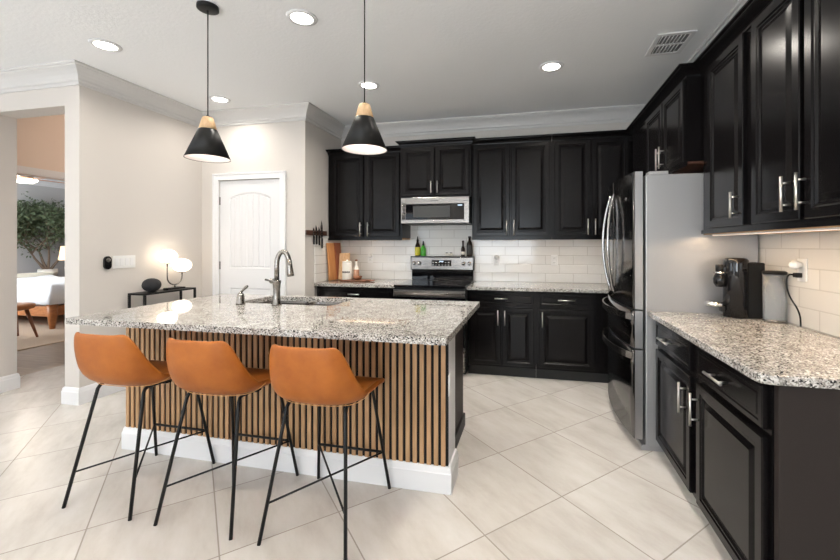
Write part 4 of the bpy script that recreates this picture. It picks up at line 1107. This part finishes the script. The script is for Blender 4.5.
MB().lathe([(0, 0), (0.12, 0), (0.17, 0.12), (0.16, 0.20), (0.14, 0.20), (0.13, 0.14), (0, 0.14)]).build('pot', 'cream_ceramic', tr)
rnd = random.Random(11)
tmb = MB(); leaves = []
def grow(p, d, ln, r, depth):
    pts = [p]; q = Vector(p); dd = Vector(d).normalized()
    for i in range(4):
        dd = (dd + Vector((rnd.uniform(-.18, .18), rnd.uniform(-.18, .18), rnd.uniform(-.05, .12)))).normalized()
        q = q + dd * ln / 4; q.x = max(q.x, -0.22); q.y = min(q.y, 1.0); pts.append(q.copy())
        if depth >= 1:
            for _ in range(6): leaves.append((q + Vector([rnd.gauss(0, 0.09) for _ in range(3)]), dd))
    tmb.tube(pts, r, 5, [r * (1 - 0.14 * i) for i in range(5)])
    if depth < 4:
        for _ in range(3 if depth < 3 else 2):
            nd = (dd * 0.9 + Vector((rnd.uniform(-.9, .9), rnd.uniform(-1.1, 1.1), rnd.uniform(-.45, .95)))).normalized()
            grow(pts[-1], nd, ln * rnd.uniform(.62, .85), r * 0.55, depth + 1)
for dv in ((0, 0.1, 1), (0.05, -0.75, 0.8), (0.05, 0.7, 0.9), (0.05, -0.3, 1.2)):
    grow(Vector((0, 0, 0.14)), dv, 0.50, 0.035, 0)
tmb.build('trunk', 'bark', tr)
lm = MB()
for p, dd in leaves:
    p.x = max(p.x, -0.20)
    a = Vector([rnd.gauss(0, 1) for _ in range(3)]).normalized(); b_ = a.cross(Vector([rnd.gauss(0, 1) for _ in range(3)])).normalized()
    ln_ = rnd.uniform(0.05, 0.085); wd_ = ln_ * 0.24
    lm.quad(p, p + a * ln_ * .5 + b_ * wd_, p + a * ln_, p + a * ln_ * .5 - b_ * wd_)
lv = lm.build('foliage', 'leaf', tr)
# bedside lamp and fan
t = thing('nightstand', 'small dark nightstand beyond the bed carrying the lit lamp', 'nightstand', (-9.85, 6.56, 0.0125))
MB().box(-0.22, 0.22, -0.22, 0.22, 0.12, 0.58, 0.006).build('body', 'darkboard', t)
for sx_ in (-1, 1):
    for sy_ in (-1, 1):
        MB().tube([(sx_ * 0.18, sy_ * 0.18, 0.0), (sx_ * 0.18, sy_ * 0.18, 0.1195)], 0.018, 10).build('leg', 'darkboard', t)
t = thing('bedside_lamp', 'small lit bedside lamp beyond the bed by the door edge', 'lamp', (-9.85, 6.56, 0.5935))
MB().lathe([(0, 0), (0.08, 0), (0.08, 0.015), (0.02, 0.03), (0.03, 0.12), (0.05, 0.25), (0.02, 0.38), (0.01, 0.46), (0, 0.46)]).build('base', 'cream_ceramic', t)
MB().lathe([(0.15, 0.42), (0.11, 0.72), (0.105, 0.72), (0.145, 0.42)]).build('lamp_shade', 'lampshade', t)
t = thing('ceiling_fan', 'ceiling fan with brown blades and a glowing light bowl in the bedroom', 'ceiling fan', (-8.7, 5.15, ZC))
MB().lathe([(0, 0), (0.07, 0), (0.06, -0.05), (0.015, -0.06), (0.015, -0.24), (0.10, -0.26), (0.11, -0.31), (0.05, -0.33), (0, -0.33)]).build('motor', 'nickel', t)
MB().lathe([(0.05, -0.331), (0.16, -0.335), (0.155, -0.365), (0.10, -0.395), (0, -0.405)]).build('light_bowl', 'globe', t)
for k_ in range(5):
    a = 2 * PI * k_ / 5 + 1.45
    bl = MB().box(0.12, 0.66, -0.07, 0.07, -0.005, 0.005, 0.003).build('blade', 'bedwood', t)
    bl.location = (0, 0, -0.318); bl.rotation_euler = (0.16, 0, a)
l = bpy.data.lights.new('fan_light', 'POINT'); l.energy = 22; l.color = (1, 0.84, 0.66); l.shadow_soft_size = 0.1
o = bpy.data.objects.new('fan_light', l); C.objects.link(o); o.parent = t; o.location = (0, 0, -0.46)
# unseen hall ceiling light, put in to warm the wall above the bedroom door
t = thing('hall_light', 'warm flush ceiling light, unseen in the hallway behind the left wall', 'ceiling light', (-4.75, 4.4, ZC))
MB().lathe([(0, 0), (0.15, 0), (0.15, -0.02), (0.14, -0.03), (0, -0.03)]).build('base', 'nickel', t)
MB().lathe([(0.135, -0.031), (0.12, -0.07), (0.06, -0.09), (0, -0.095)]).build('bowl', 'globe', t)
l = bpy.data.lights.new('hall_bulb', 'POINT'); l.energy = 22; l.color = (1, 0.76, 0.58); l.shadow_soft_size = 0.1
o = bpy.data.objects.new('hall_bulb', l); C.objects.link(o); o.parent = t; o.location = (0, 0, -0.17)
